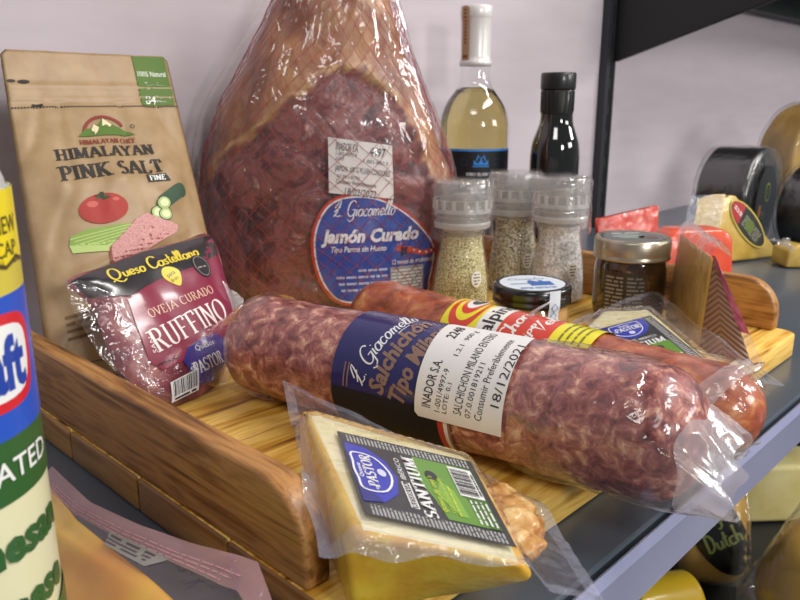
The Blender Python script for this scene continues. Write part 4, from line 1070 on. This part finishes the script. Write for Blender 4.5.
# rind: ridged face of triangle Eb Rb Et, bulging a little
b = MB(); nR = (Rb-Eb).cross(Et-Eb).normalized()
if nR.dot(-Eb) < 0: nR = -nR
vals = []
def rnd(i, j):
    wdt = 1-j*.93; p = Eb+(Rb-Eb)*(i*wdt+.02*(1-wdt))+(Et-Eb)*(j*.985)
    x = i*wdt*(Rb-Eb).length; y = j*(Et-Eb).length
    mid = (Rb-Eb).length*.5*wdt
    h = .5+.5*sin((y*1.0+abs(x-mid)*.9)*2*pi/.0040)
    vals.append(h)
    return p+nR*(.0012+.004*(4*i*(1-i))*wdt*1.0+.0008*h)
lay = b.bm.verts.layers.float.new('ridge'); R = b.grid(rnd, 60, 90, rnd_m); it = iter(vals)
for col in R:
    for v in col: v[lay] = next(it)
b.build('rind', w, fix=False)
b = MB()
def wf(i, j):                                          # film over the cut face with a flap folded over the crest
    if j < .84: p = Lb*(1-i)+Eb*i; q = Lt*(1-i)+Et*i; r_ = p+(q-p)*(j/.84); o = .0016
    else:
        t = (j-.84)/.16; q = Lt*(1-i)+Et*i; r_ = q+V((.012*t, -.010*t, .013*sin(t*2.6)-.008*t)); o = .002
    n = (Eb-Lb).cross(Lt-Lb).normalized(); n = n if n.dot(-Eb) > 0 else -n
    return r_+n*(o+noise.noise(r_*90)*.001)
b.grid(wf, 24, 40, lambda i, j: wrap if j > .80 and noise.noise(V((i*5, 0, 3)))*.12+j > .86 else pack_m)
b.build('film', w)
b = MB(); pk_m = mat('pink_printed_film', '#a8386e', .3, coat=.8, coat_rough=.1, scale=(80, 80, 80), stops=[(.35, '#8e2b5a'), (.65, '#bb5585')])
def pf(i, j):
    p = Et*(1-j)+Rb*j; 
    side = (Rb-Eb).normalized()
    return p+side*(i*.0060*(.45+j)-.0006)+nR*(.0022+.0016*noise.noise(V((j*9, i*2, 1)))+.002*i)+V((0, 0, .0008))
b.grid(pf, 6, 40, lambda i, j: pk_m if j < .72 else pack_m2); b.build('printed_film_edge', w)

# ------------------------------------------------------------------ red packs behind the jar
org = mat('orange_red_wax_pack', '#e0502c', .35, coat=.8, coat_rough=.1, scale=(30, 30, 30), stops=[(.35, '#d8452a'), (.65, '#ea6034')], coat_bump=.3, cscale=(60, 60, 60))
red_p = mat('translucent_red_film', '#c9453a', .3, coat=.9, coat_rough=.1, scale=(60, 60, 60), stops=[(.35, '#b83a32'), (.6, '#d25a4c'), (.75, '#e0837a')], coat_bump=.6, cscale=(90, 90, 90))
o = thing('orange_packet', 'glossy orange red packet between the jar and the cheese wedge', 'packet', (.66, .265, 0))
b = MB(); U_ = V((.80, -.60, 0)); W_ = V((.10, .13, .98)).normalized()
OO = V((.6500, .2870, .001)); wd, ht, r = .068, .0735, .014
out = [(0, 0), (wd, 0)]+[(wd-r+r*cos(t), ht-r+r*sin(t)) for t in [pi/2*i/6 for i in range(7)]]+[(r-r*sin(t), ht-r+r*cos(t)) for t in [pi/2*i/6 for i in range(7)]]
b.prism(out, OO, U_, W_, V((.018, .024, 0)), org); b.bevel(.004, 3, 40); b.build('wax_block', o, angle=60)
rp = thing('red_packet', 'translucent red film packet peeping out above the silver-lidded jar', 'packet', (.68, .33, 0))
b = MB(); O2 = V((.684, .366, .001)); U2 = V((.84, -.54, 0)); W2 = V((.08, .12, .98)).normalized()
def rpf(i, j, s=1): return O2+U2*(i*.070)+W2*(j*(.069+.012*i))+V((.0, 0, 0))+V((-.05, -.08, .0))*(.03+.06*(4*i*(1-i)*4*j*(1-j))**.6)*s+V((.012, .018, 0))
b.grid(lambda i, j: rpf(i, j, 1)+V((1, 1, 0))*noise.noise(V((i*6, j*6, 0)))*.0012, 24, 24, red_p); b.grid(lambda i, j: rpf(1-i, j, -1), 24, 24, red_p)
bmesh.ops.remove_doubles(b.bm, verts=b.bm.verts, dist=.0002); b.build('packet', rp)

# ------------------------------------------------------------------ ruffino wedge pack leaning on the pouch
rf = thing('sheep_cheese_pack', 'dark red and black sheep cheese pack leaning on the kraft pouch', 'cheese', (.215, .41, TZ))
RO = P(168, 408, z=TZ+.001); RB_ = P(226, 383, z=TZ+.001)
fTL, fTR = P(67, 282, y=.428), P(211, 235, y=.436)
fBL = P(120, 392, y=.400)
# front face frame: origin at the lower right corner of the printed face
rU = (RB_-RO).normalized()
tops = ((fTL+fTR)/2); rW0 = tops-(RO*.6+RB_*.4); rW = (rW0-rU*rW0.dot(rU)).normalized(); rN = rU.cross(rW).normalized()
ruv = lambda px, py: on_plane(px, py, RO, rU, rW)
front = [ruv(*q) for q in ((168, 408), (218, 384), (236, 322), (228, 290), (211, 236), (180, 242), (140, 252), (106, 266), (67, 281), (90, 305), (104, 340), (122, 375))]
cuv = (sum(p[0] for p in front)/12, sum(p[1] for p in front)/12)
pks = mat('cheese_under_film', '#8a5a58', .35, coat=.9, coat_rough=.08, scale=(60, 60, 60), stops=[(.35, '#4c1c26'), (.55, '#78343f'), (.7, '#9c6a68')], coat_bump=.8, cscale=(70, 70, 70))
b = MB()
sf = smooth(front, 4)
def bulge(u, w_):
    dd = -sdist((u, w_), sf); return .0105*(1-math.exp(-max(0, dd)/.010))+noise.noise(V((u*60, w_*60, 5)))*.0010
def rpt(u, w_, l=0): return RO+rU*u+rW*w_+rN*(bulge(u, w_)+l)
xs = [p[0] for p in sf]; ys = [p[1] for p in sf]
for side in (1, -1):
    rings = []; K_ = 14
    for k in range(K_+1):
        t = 1-k/K_
        ring = []
        for (u, w_) in sf:
            uu2, ww2 = cuv[0]+(u-cuv[0])*t, cuv[1]+(w_-cuv[1])*t
            if side == 1: q = rpt(uu2, ww2)
            else: q = RO+rU*uu2+rW*ww2-rN*bulge(uu2, ww2)*.75
            q.z = max(q.z, TZ+.0008)
            ring.append(b.bm.verts.new(q))
        rings.append(ring)
    n = len(sf)
    for k in range(K_):
        for i in range(n): b.face([rings[k][i], rings[k][(i+1) % n], rings[k+1][(i+1) % n], rings[k+1][i]], pks)
bmesh.ops.remove_doubles(b.bm, verts=b.bm.verts, dist=.00005)
b.build('cheese', rf)
DR, DK, YE, TN = ink('#7d1a38', .3, .7), ink('#221d20', .3, .7), ink('#d9c13c', .35, .5), ink('#d9b49c', .35, .5)
d = Decal()
pl = lambda *q: [ruv(*k) for k in q]
d.poly(pl((120, 307), (128, 330), (142, 368), (155, 376), (219, 348), (234, 322), (228, 291), (213, 247), (210, 240)), DR)
d.poly(pl((69, 283), (106, 267), (140, 254), (180, 244), (209, 238), (214, 258), (190, 272), (150, 287), (121, 303), (88, 300)), DK, 1)
def rt(meth, t, p0, p1, h, m, l, **kw):
    a, c = V(ruv(*p0)+(0,)), V(ruv(*p1)+(0,)); dv = c-a
    ang = math.degrees(math.atan2(dv.y, dv.x)); up2 = V((-dv.y, dv.x, 0)).normalized()*(h/2); m_ = (a+c)/2+up2
    getattr(d, meth)(t, m_.x, m_.y, dv.length, h, m, l, rot=ang, **kw)
mm = (V(ruv(168, 360)+(0,))-V(ruv(168, 370)+(0,))).length/10   # metres per pixel on the face
rt('script', 'Queso Castellano', (106, 287), (193, 261), 13*mm, YE, 2, thick=.15, shear=.15)
q = ruv(163, 283); d.poly([(q[0]+x*mm, q[1]+y*mm) for x, y in smooth([(-8, 6), (-3, 10), (4, 9), (10, 4), (9, -4), (3, -12), (-4, -8), (-9, -1)], 4)], YE, 3)
d.text('pata', q[0], q[1]+2*mm, 10*mm, 4*mm, DK, 4, rot=15); d.text('de oro', q[0]+.5*mm, q[1]-4*mm, 10*mm, 4*mm, DK, 4, rot=15)
q = ruv(193, 273); d.ell(q[0], q[1], 10*mm, 13*mm, DK, 3); d.polys(ribbon(arc(q[0], q[1], 8*mm, 11*mm, 0, 360, 20), lambda a, b_: .7*mm), ink('#8b8580'), 4); d.lines(q[0]-6*mm, q[1]-2*mm, q[0]+6*mm, q[1]+1*mm, 1, ink('#9b9590'), 4, 4)
rt('serif', 'OVEJA CURADO', (141, 326), (206, 299), 8*mm, TN, 2, thick=.14, thin=.07)
rt('serif', 'RUFFINO', (149, 360), (222, 322), 21*mm, ink('#e6d9d4'), 2, thick=.15, thin=.05)
rt('text', 'SAN', (149, 359), (143, 344), 4*mm, ink('#e6d9d4'), 2)
PU_ = ink('#2b2a7c', .3, .6)
d.poly(pl((174, 368), (178, 355), (192, 345), (210, 339), (221, 346), (219, 368), (208, 384), (192, 389), (184, 380)), PU_, 3)
rt('text', 'Quesos', (187, 358), (206, 350), 5*mm, WH2, 4); rt('serif', 'PASTOR', (188, 381), (219, 365), 11*mm, WH2, 4, thick=.2, thin=.08); rt('text', 'el', (183, 377), (188, 374), 5*mm, WH2, 4)
q = pl((163, 388), (190, 374), (194, 393), (169, 405)); d.poly(q, WH2, 4)
bc = Decal(); bc.barcode(.06, .22, .94, .95, KK, 5, 24, 8); bc.lines(.1, .04, .9, .18, 1, KK, 5, 2, .7)
for ps, m_, l_ in bc.it: d.polys([[tuple(V(q[3]+(0,)).lerp(V(q[2]+(0,)), x).lerp(V(q[0]+(0,)).lerp(V(q[1]+(0,)), x), y))[:2] for x, y in p] for p in ps], m_, l_)
d.lines(*ruv(150, 372), ruv(172, 366)[0], ruv(150, 372)[1]+.002, 1, KK, 4, 3)
d.build('printed_wrapper', rf, lambda u, w_, l: rpt(u, w_, l+.0004), step=.004)
b = MB()
lf = [ruv(*q) for q in ((62, 279), (72, 312), (96, 352), (124, 386), (150, 404), (172, 410))]
rg = [ruv(*q) for q in ((75, 284), (112, 302), (124, 330), (138, 362), (150, 388), (176, 404))]
def side_f(i, j):
    k = j*(len(lf)-1); a = min(int(k), len(lf)-2); t = k-a
    l_ = V(lf[a]+(0,)).lerp(V(lf[a+1]+(0,)), t); r_ = V(rg[a]+(0,)).lerp(V(rg[a+1]+(0,)), t); p = l_.lerp(r_, i)
    q = rpt(p.x, p.y, .0012+.0028*abs(noise.noise(V((i*3, j*7, 2))))); q.z = max(q.z, TZ+.0008); return q
b.grid(side_f, 14, 40, film('crumpled_side_film', .04, rough=.08, bump=.8, bscale=60, hazecol='#d8c8cc'))
lf2 = [ruv(*q) for q in ((228, 290), (242, 300), (238, 322), (232, 345), (226, 384))]
rg2 = [ruv(*q) for q in ((216, 286), (222, 300), (228, 322), (222, 345), (216, 384))]
def side_g(i, j):
    k = j*(len(lf2)-1); a = min(int(k), len(lf2)-2); t = k-a
    p = V(lf2[a]+(0,)).lerp(V(lf2[a+1]+(0,)), t).lerp(V(rg2[a]+(0,)).lerp(V(rg2[a+1]+(0,)), t), i)
    q = rpt(p.x, p.y, .0014+.002*abs(noise.noise(V((i*3, j*5, 6))))); q.z = max(q.z, TZ+.0008); return q
b.grid(side_g, 8, 30, wrap)
b.build('film_edge', rf)
# ------------------------------------------------------------------ grated cheese shaker
kc = (.045, .240, .0006); KR = .034
kn = thing('cheese_shaker', 'tall shaker of grated cheese with green, cream and blue wrapper and yellow neck seal', 'shaker', kc)
cream, kgr, kbl, kye = ink('#d8d4ae', .35, .3), ink('#2c5a2c', .35, .3), ink('#1f4fb8', .35, .3), ink('#e6d01c', .3, .3)
b = MB(); b.lathe([(.031, 0), (.0336, .0015), (.0340, .004), (.0340, .138), (.0334, .143)], cream, kc, 64); b.build('canister', kn)
lidm = mat('greyish_white_lid', '#b9bcbc', .35, coat=.4, bump=.1, bscale=(150, 150, 150))
b = MB(); b.lathe([(.0332, .142), (.0334, .146, lidm), (.0336, .160), (.0328, .168), (.0300, .176), (.0255, .1815), (.018, .1845), (.0005, .185)], lidm, kc, 56)
for k in range(28):
    t = 2*pi*k/28; b.box((kc[0]+.0335*cos(t), kc[1]+.0335*sin(t), .1565), (.0012, .0025, .020), lidm, Matrix.Rotation(t, 3, 'Z'))
b.build('lid', kn)
km = cyl_map(kc, KR, face_cam(kc[0], kc[1])); CIR = pi*KR
d = Decal()
d.rect(-CIR, .068, CIR, .0875, kgr); d.rect(-CIR, .0865, CIR, .126, kbl, 1)
d.poly([(-CIR, .002), (CIR, .002), (CIR, .030), (.045, .026), (.038, .018), (.0, .012), (-CIR, .012)], ink('#4f9a34', .35, .3), 1)
d.rect(-CIR, .002, CIR, .010, kgr, 2)
oct_ = smooth([(.0015, .098), (.004, .119), (.022, .1215), (.0385, .1195), (.0415, .109), (.0375, .0965), (.022, .0945)], 4)
ocx, ocy = .0215, .108
d.poly([(ocx+(x-ocx)*1.0, ocy+(y-ocy)*1.0) for x, y in oct_], ink('#c8202c', .35, .3), 3); d.poly([(ocx+(x-ocx)*.86, ocy+(y-ocy)*.78) for x, y in oct_], LW_, 4)
d.text('Kraft', .0215, .1075, .0300, .0140, ink('#1d3f9c', .35, .3), 5, bold=.04)
d.text('GRATED', .0250, .0775, .036, .0062, LW_, 3, bold=.01)
d.text('Parmesan', .0170, .0555, .056, .0100, kgr, 2, bold=.04); d.text('Cheese', .0225, .0360, .042, .0100, kgr, 2, bold=.04)
d.poly([(.030, .012), (.050, .012), (.050, .030), (.040, .026)], kgr, 3)
d.shifted(-.002, .012)
d.rect(-CIR, .0005, CIR, .0145, kgr, 1)
d.build('wrapper', kn, km, step=.003)
d = Decal()
pts = [(-CIR, .155), (-CIR, .136)]
for k in range(33):
    x = -CIR+2*CIR*k/32; pts.append((x, .1345 if k % 2 else .1365))
d.poly(pts+[(CIR, .155)], kye); d.rect(-CIR, .1265, CIR, .138, ink('#c9b844', .35, .3), -1)
d.polys(ribbon([(-CIR+2*CIR*k/64, .1352+.0010*cos(pi*k/2)) for k in range(65)], lambda a, b_: .0012), ink('#4a4218'), 1)
d.text('WITH A NEW', .0240, .1455, .038, .0046, ink('#4a4218'), 1, bold=.01); d.text('LOCK CAP', .0260, .1390, .030, .0040, ink('#4a4218'), 1, bold=.01)
d.shifted(-.001, .011)
tag(d.build('neck_seal', kn, cyl_map(kc, .0342, face_cam(kc[0], kc[1]), None), step=.003), 'yellow neck seal')

# ------------------------------------------------------------------ pink-edged pack leaning on the tray
pf_ = thing('pink_film_cheese_pack', 'yellow orange cheese in pink-edged film leaning on the tray in front', 'cheese', (.115, .23, 0))
f00, f10 = V((.121, .352, .027)), V((.1385, .172, .036))        # top edge, back to front
g00, g10 = V((.092, .320, .003)), V((.082, .135, .003))         # foot
ptop = [P(52, 466, z=.030), P(90, 502, z=.031), P(140, 525, z=.032), P(190, 542, z=.033), P(240, 556, z=.033), P(258, 562, z=.032), P(272, 600, z=.024)]
pink = film('pink_printed_film_clear', .55, rough=.16, bump=.35, bscale=60, hazecol='#e0b0b4', tint='#f6dfe2')
clr = film('clear_pack_film', .09, rough=.10, bump=.4, bscale=60, hazecol='#c9a8ac')
foot = [V((.088, .345, .0015)), V((.084, .315, .0015)), V((.082, .285, .0015)), V((.081, .255, .0015)), V((.081, .22, .0015)), V((.081, .190, .0015)), V((.085, .160, .0015))]
def along(L_p, t):
    k = t*(len(L_p)-1); a = min(int(k), len(L_p)-2); return L_p[a].lerp(L_p[a+1], k-a)
def pkf(i, j):
    p = along(ptop, i).lerp(along(foot, i), j)
    inside = max(0, min(1, (j-.22)/.25))*max(0, min(1, i/.10))*max(0, min(1, (1-i)/.3))
    p.z += .0035*inside+noise.noise(V((i*5, j*4, 2)))*.0014*(1 if j > .02 else .3)
    p.z = max(p.z, .001)
    return p
def pmat(i, j): return pink if j < .20 or i > .93 else clr
b = MB(); b.grid(pkf, 70, 40, pmat); b.build('film', pf_)
d = Decal()
org_c = mat('orange_yellow_cheese', '#d9a52e', .4, coat=.5, scale=(9, 9, 9), stops=[(.38, '#d98a1e'), (.5, '#e0b02c'), (.62, '#e8cc44')])
b = MB()
def chz(i, j):
    ii = .015+.86*i; s_ = .09+.50*ii**1.2; jj = s_+(.97-s_)*j; p = pkf(ii, jj); e = min(i, 1-i, j, 1-j)
    p.z = max(.0012, p.z-.0016-.004*math.exp(-e/.04)); return p
b.grid(chz, 40, 24, org_c)
b.grid(lambda i, j: V((chz(1-i, j).x+.002, chz(1-i, j).y, .0012)), 40, 24, org_c)
bmesh.ops.remove_doubles(b.bm, verts=b.bm.verts, dist=.0002); b.build('cheese', pf_)
d = Decal(); ln = ink('#d9c6c8', .4, .3); gp = ink('#5a4a4c', .4, .3)
for k in range(3): d.lines(.06, .115+.03*k, .80-.05*k, .128+.03*k, 1, ink('#c98f98', .4, .2), 1, 40+k, .6)
d.poly([(.30, .17), (.52, .19), (.50, .33), (.34, .32)], ink('#8f8a86', .4, .3), 1); d.lines(.32, .20, .48, .31, 3, gp, 2, 31, .5)
d.build('faint_print', pf_, lambda u, w_, l: pkf(u, w_)+V((-.4, 0, 1)).normalized()*(l*1.0), step=.03)

# ------------------------------------------------------------------ cheeses on the shelf beyond the tray
def drum(name, label, c, axis, r, h, body, face_m, wrapm=None, group=None, up=V((0, 0, 1)), wob=.0012, edge=.008, face_art=None):
    axis = V(axis).normalized(); X = up.cross(axis).normalized(); Y = axis.cross(X)
    t = thing(name, label, 'cheese', (c[0], c[1], c[2]-r), group)
    fr_ = (X, Y, axis); n = 8
    pr_ = [(r*.0005, -h/2), (r-edge, -h/2)]+[(r-edge+edge*sin(pi/2*k/n), -h/2+edge-edge*cos(pi/2*k/n)) for k in range(1, n+1)]
    pr_ += [(r*1.008, 0)]+[(r-edge+edge*cos(pi/2*k/n), h/2-edge+edge*sin(pi/2*k/n), body if k < n-2 else face_m) for k in range(n+1)]+[(r*.6, h/2, face_m), (.0005, h/2, face_m)]
    b = MB(); b.lathe(pr_, body, c, 72, frame=fr_); b.jitter(wob, 28, r*100); b.build('cheese_wheel', t)
    if wrapm:
        b = MB()
        def wr_(i, j):
            th = 2*pi*i
            s = j*(h+2*r*.9)-r*.9
            if s < 0: rr = r+.0015+s*.98; x = -h/2-.0015
            elif s > h: rr = r+.0015-(s-h)*.98; x = h/2+.0015
            else: rr = r+.0015; x = -h/2+s
            q = V(c)+X*cos(th)*rr+Y*sin(th)*rr+axis*x
            nn_ = (X*cos(th)+Y*sin(th)) if 0 <= s <= h else axis*(1 if s > h else -1)
            return q+nn_*(abs(noise.noise(q*45))*.0026)
        b.grid(wr_, 90, 60, wrapm, cu=True); b.build('cling_film', t)
    if face_art:
        d = Decal(); face_art(d); d.build('label', t, flat_map(V(c)+axis*(h/2+.0030), X*-1 if False else X, Y), step=.012)
    return t, X, Y, axis
cling = film('cling_film', .08, rough=.07, bump=.8, bscale=38, hazecol='#d8d8d0')
cling_k = film('cling_film_on_dark', .03, rough=.12, bump=.8, bscale=40, hazecol='#a8a8a8')
blk_w = mat('black_waxed_rind', '#0d0e0f', .3, coat=.8, coat_rough=.12, coat_bump=.5, cscale=(40, 40, 40))
och = mat('ochre_rind', '#a8812f', .45, coat=.5, scale=(18, 18, 18), stops=[(.35, '#94702a'), (.55, '#ad8736'), (.7, '#bd9a4a')], coat_bump=.4, cscale=(40, 40, 40))
gol = mat('golden_rind', '#d9aa3c', .4, coat=.7, coat_rough=.1, scale=(16, 16, 16), stops=[(.35, '#cf9c30'), (.55, '#e0b348'), (.7, '#e8c466')], coat_bump=.4, cscale=(50, 50, 50))
yel = mat('bright_yellow_wax', '#dcb820', .35, coat=.8, coat_rough=.1, scale=(14, 14, 14), stops=[(.35, '#d4ac1a'), (.65, '#e2c230')])
pale = mat('pale_cheese', '#dccf8c', .4, coat=.6, scale=(20, 20, 20), stops=[(.35, '#d4c47c'), (.65, '#e4da9e')])
def art_black(d):
    d.ell(0, 0, .038, .044, ink('#101113', .25, .6)); d.polys(ribbon(arc(.004, .010, .0085, .0110, 0, 360, 22), lambda a, b_: .0022), ink('#7d8a3a'), 1)
    d.ell(.004, .010, .0045, .006, ink('#3b4a2a'), 1); d.ell(-.020, -.012, .006, .008, ink('#8a5a2a'), 1); d.lines(-.012, -.022, .014, -.012, 3, ink('#5a5a52'), 1, 5)
drum('black_cheese_wheel', 'black waxed cheese wheel in film behind the labelled yellow wedge', P(737, 198, z=.066), (.02, -.99, 0), .0645, .064, blk_w, blk_w, cling_k, face_art=art_black)
drum('black_cheese_wheel', 'black film-wrapped cheese at the right edge beside the other black wheel', P(821, 209, z=.0560), (-.2, -.98, 0), .0545, .06, blk_w, blk_w, cling_k)
drum('ochre_cheese_wheel', 'large ochre cheese wheel standing at the wall behind the black ones', P(811, 159, z=.0935), (-.35, -.93, 0), .0905, .07, och, och, cling)
wm_ = mat('yellow_cut_cheese', '#c2a146', .42, coat=.7, coat_rough=.12, scale=(30, 30, 30), stops=[(.35, '#b5923a'), (.65, '#cfb05a')], coat_bump=.4, cscale=(60, 60, 60))
# labelled wedge
wp = P(716, 265, z=.001); wq = P(779, 257, z=.001); wr2 = P(764, 266, z=.001)
wx = thing('labelled_cheese_wedge', 'yellow cheese wedge with black oval label on the blue grey shelf', 'cheese', (wq.x-.03, wq.y+.03, 0))
wU = (wq-wp).normalized(); wWd = V((0, 0, 1)); wn = wU.cross(wWd); lean = V((0, 0, 1))-wn*.18; lean.normalize()
wuv = lambda x, y: on_plane(x, y, wp, wU, lean)
f_out = [(max(0, u), max(0, q)) for u, q in (wuv(*k) for k in ((716, 264), (727, 196), (736, 193.5), (780, 252), (779, 259), (764, 266)))]
b = MB(); back = V((-.034, .022, 0))-V((0, 0, 0))
b.prism(f_out, wp, wU, lean, back, wm_); b.bevel(.004, 3, 35); b.build('cheese', wx, angle=50)
d = Decal()
lc = wuv(747, 224); a_ = math.degrees(math.atan2(wuv(763, 247)[1]-wuv(731, 203)[1], wuv(763, 247)[0]-wuv(731, 203)[0]))
ln_ = (V(wuv(763, 247)+(0,))-V(wuv(731, 203)+(0,))).length
e_ = Decal(); e_.ell(0, 0, ln_*.5, ln_*.215, ink('#c7b24a')); e_.ell(0, 0, ln_*.475, ln_*.19, ink('#26241f'), 1); e_.poly([(-ln_*.475, 0), (-ln_*.40, ln_*.105), (-ln_*.22, ln_*.16), (-ln_*.16, -ln_*.165), (-ln_*.36, -ln_*.13)], ink('#a5262e'), 2)
e_.lines(-ln_*.12, -ln_*.10, ln_*.34, ln_*.10, 5, ink('#8a8a76'), 2, 3, .5); e_.ell(ln_*.05, 0, ln_*.10, ln_*.10, ink('#5a6a2a'), 3); e_.lines(-ln_*.40, -ln_*.03, -ln_*.2, ln_*.04, 2, ink('#e8dcd8'), 3, 4, .5)
e_.shifted(lc[0], lc[1], a_); d.it = e_.it
d.build('label', wx, lambda u, q, l: wp+wU*u+lean*q+wU.cross(lean)*(l+.0012), step=.01)
b = MB()
def wfilm(i, j):
    k = i*2
    a0_, a1_ = V(f_out[0]+(0,)), V(f_out[1]+(0,))
    p = a0_.lerp(a1_, j); q = wp+wU*p.x+lean*p.y
    return q+back*(i*1.15)+(-wU)*(.003+.003*abs(noise.noise(V((i*5, j*5, 0)))))+V((0, 0, .002*noise.noise(V((i*4, j*7, 3)))+.002))
b.grid(wfilm, 20, 20, pack_m2); b.build('film', wx)
# small wrapped piece at the right edge
sx = P(801, 268, z=.001)
sp = thing('small_cheese_piece', 'small yellow cheese piece with twisted film at the right edge of the picture', 'cheese', (sx.x, sx.y, 0))
b = MB(); b.prism([(-.018, 0), (.022, 0), (.020, .022), (-.006, .027), (-.018, .020)], sx, (.72, -.69, 0), (0, 0, 1), V((.025, .026, 0)), wm_); b.bevel(.003, 3, 35); b.build('cheese', sp, angle=50)
b = MB(); tp = P(791, 247, z=.024)
b.grid(lambda i, j: sx+V((-.010, .008, .022))+V((.72, -.69, 0))*(-.018*i+(j-.5)*(.006+.020*i*i))+V((0, 0, 1))*(.012*i+.005*noise.noise(V((i*5, j*5, 2)))), 12, 12, wrap); b.build('film_twist', sp)

# ------------------------------------------------------------------ whole cheeses on the lower shelf
LZ = -.335
def art_green(d):
    d.ell(0, 0, .030, .052, ink('#15130f', .3, .5)); lime = ink('#93a05a', .4, .3)
    d.script('Ley', -.002, .016, .026, .016, lime, 1, thick=.16, shear=.1); d.script('Dutch', .001, -.008, .044, .020, lime, 1, thick=.16, shear=.1); d.rect(-.022, .030, .006, .046, ink('#8a8a88'), 1)
c1 = P(717, 531, z=LZ+.0655)+V((.004, .010, 0))
drum('golden_cheese_wheel', 'golden cheese wheel with black label just under the shelf edge', c1, (.42, -.90, .10), .0595, .070, gol, gol, cling, edge=.022, face_art=None)
lw = [o for o in COL.objects if o.name.startswith('golden_cheese_wheel')][-1]
ax = V((.42, -.90, .10)).normalized()
d = Decal(); art_green(d)
# label wraps over the rounded side facing the viewer
lab_c = V(c1)+V((.012, -.004, 0)); vdir = (V((0, 0, H))-V(c1)).normalized()
lU = V((.78, -.55, .12)); lU = (lU-vdir*lU.dot(vdir)).normalized(); lWv = vdir.cross(lU)
bmw = bmesh.new(); mo = [o for o in lw.children if o.name.startswith('cheese_wheel')][0]; bmw.from_mesh(mo.data)
for v in bmw.verts: v.co += lw.location
wv = BVHTree.FromBMesh(bmw)
d.shifted(0, 0, 10, .88)
d.build('label', lw, lambda u, q, l: project_map(V(c1)+lU*.006-lWv*.008, lU, lWv, wv)(u, q, l+.0032), step=.004)
c2 = P(836, 590, z=LZ+.084)
drum('golden_cheese_wheel', 'big film-wrapped golden cheese at the lower right corner', c2, (.15, -.35, .92), .0630, .122, gol, gol, cling, edge=.045)
c3 = P(660, 608, z=LZ+.0345)
def art_w(d):
    d.ell(.004, -.004, .016, .016, LW_); d.ell(.006, -.006, .010, .009, ink('#2a2a2a'), 1)
drum('yellow_cheese_drum', 'small bright yellow cheese roll below the shelf edge', c3, (.80, -.60, 0), .0335, .070, yel, yel, None, face_art=art_w, edge=.006)
c4 = P(776, 484, z=LZ+.032)
pb = thing('pale_cheese_block', 'pale yellow cheese block behind the labelled golden wheel', 'cheese', (c4.x, c4.y, LZ))
b = MB(); b.box(V((c4.x-.02, c4.y+.0, LZ+.041)), (.11, .06, .080), pale, Matrix.Rotation(-.75, 3, 'Z')); b.bevel(.007, 4, 40); b.build('cheese', pb, angle=60)
d = Decal(); Mz = Matrix.Rotation(-.75, 3, 'Z'); d.rect(-.004, .0, .024, .034, ink('#4a4a7a')); d.rect(.0, .006, .020, .026, ink('#c9c6c0'), 1)
d.build('label', pb, flat_map(V((c4.x-.02, c4.y, LZ+.035))+Mz @ V((.0552, 0, 0)), Mz @ V((0, 1, 0)), (0, 0, 1)), step=.02)
BX = 1.235
bgb = thing('black_bag', 'black glossy wrapped goods under the shelf at the right edge', 'bag', (1.19, .35, LZ))
blkb = mat('crinkled_black_film', '#101112', .3, coat=1, coat_rough=.12, scale=(60, 60, 60), stops=[(.5, '#0c0d0e'), (.62, '#2a2c2c'), (.66, '#6b6d6a'), (.7, '#161718')], coat_bump=1, cscale=(40, 40, 40), dist=1.5)
b = MB(); q = bmesh.ops.create_icosphere(b.bm, subdivisions=5, radius=.08)
for v in q['verts']:
    v.co = V((v.co.x*1.5, v.co.y, v.co.z*.95)); v.co += v.co*fbm(v.co*25, 3)*.12; v.co = V((BX, .33, LZ+.078))+v.co; v.co.z = max(v.co.z, LZ+.0008)
for f in b.bm.faces: f.material_index = b.mi(blkb); f.smooth = True
b.build('wrapping', bgb)
# ------------------------------------------------------------------ light and camera
w = bpy.data.worlds.new('shop_ambient'); sc.world = w; w.use_nodes = True
bg = w.node_tree.nodes['Background']; bg.inputs[0].default_value = (.92, .95, 1.0, 1); bg.inputs[1].default_value = .20
def area(name, loc, target, sx, sy, power, col=(1, .97, .93)):
    l = bpy.data.lights.new(name, 'AREA'); l.shape = 'RECTANGLE'; l.size = sx; l.size_y = sy; l.energy = power; l.color = col
    o = bpy.data.objects.new(name, l); COL.objects.link(o); o.location = loc
    o.rotation_euler = (V(target)-V(loc)).to_track_quat('-Z', 'Y').to_euler(); return o
area('ceiling_lamp_aisle', (1.0, -.60, 1.6), (.6, .35, .05), 1.4, .22, 31)
area('ceiling_lamp_beside', (2.1, -.9, 1.05), (1.2, .55, .1), .5, .3, 15, (1, .97, .95))
area('low_front_fill', (-.05, -1.4, .62), (.9, .5, .0), .25, .25, 11, (1, .97, .94))  # low fill, set to reach the cheeses below; no lamp there is known
area('added_frontal_fill', (1.5, -1.7, .75), (.9, .4, -.1), .8, .4, 15, (1, .97, .93))  # soft fill added to brighten front faces and lower cheeses, not a known lamp
area('ceiling_lamp_behind', (-.6, -.35, 1.35), (.4, .35, .05), .6, .2, 4)
cam = bpy.data.cameras.new('camera'); co = bpy.data.objects.new('camera', cam); COL.objects.link(co); sc.camera = co
co.location = (0, 0, H)
co.rotation_euler = (pi/2-PIT, 0, -YAW)
cam.sensor_width = 36; cam.lens = F/800*36; cam.clip_start = .01
cam.dof.use_dof = True; cam.dof.focus_distance = .37; cam.dof.aperture_fstop = 22
sc.view_settings.view_transform = 'Standard'; sc.view_settings.look = 'None'; sc.view_settings.gamma = 1; sc.view_settings.use_curve_mapping = False
sc.view_settings.exposure = -0.1
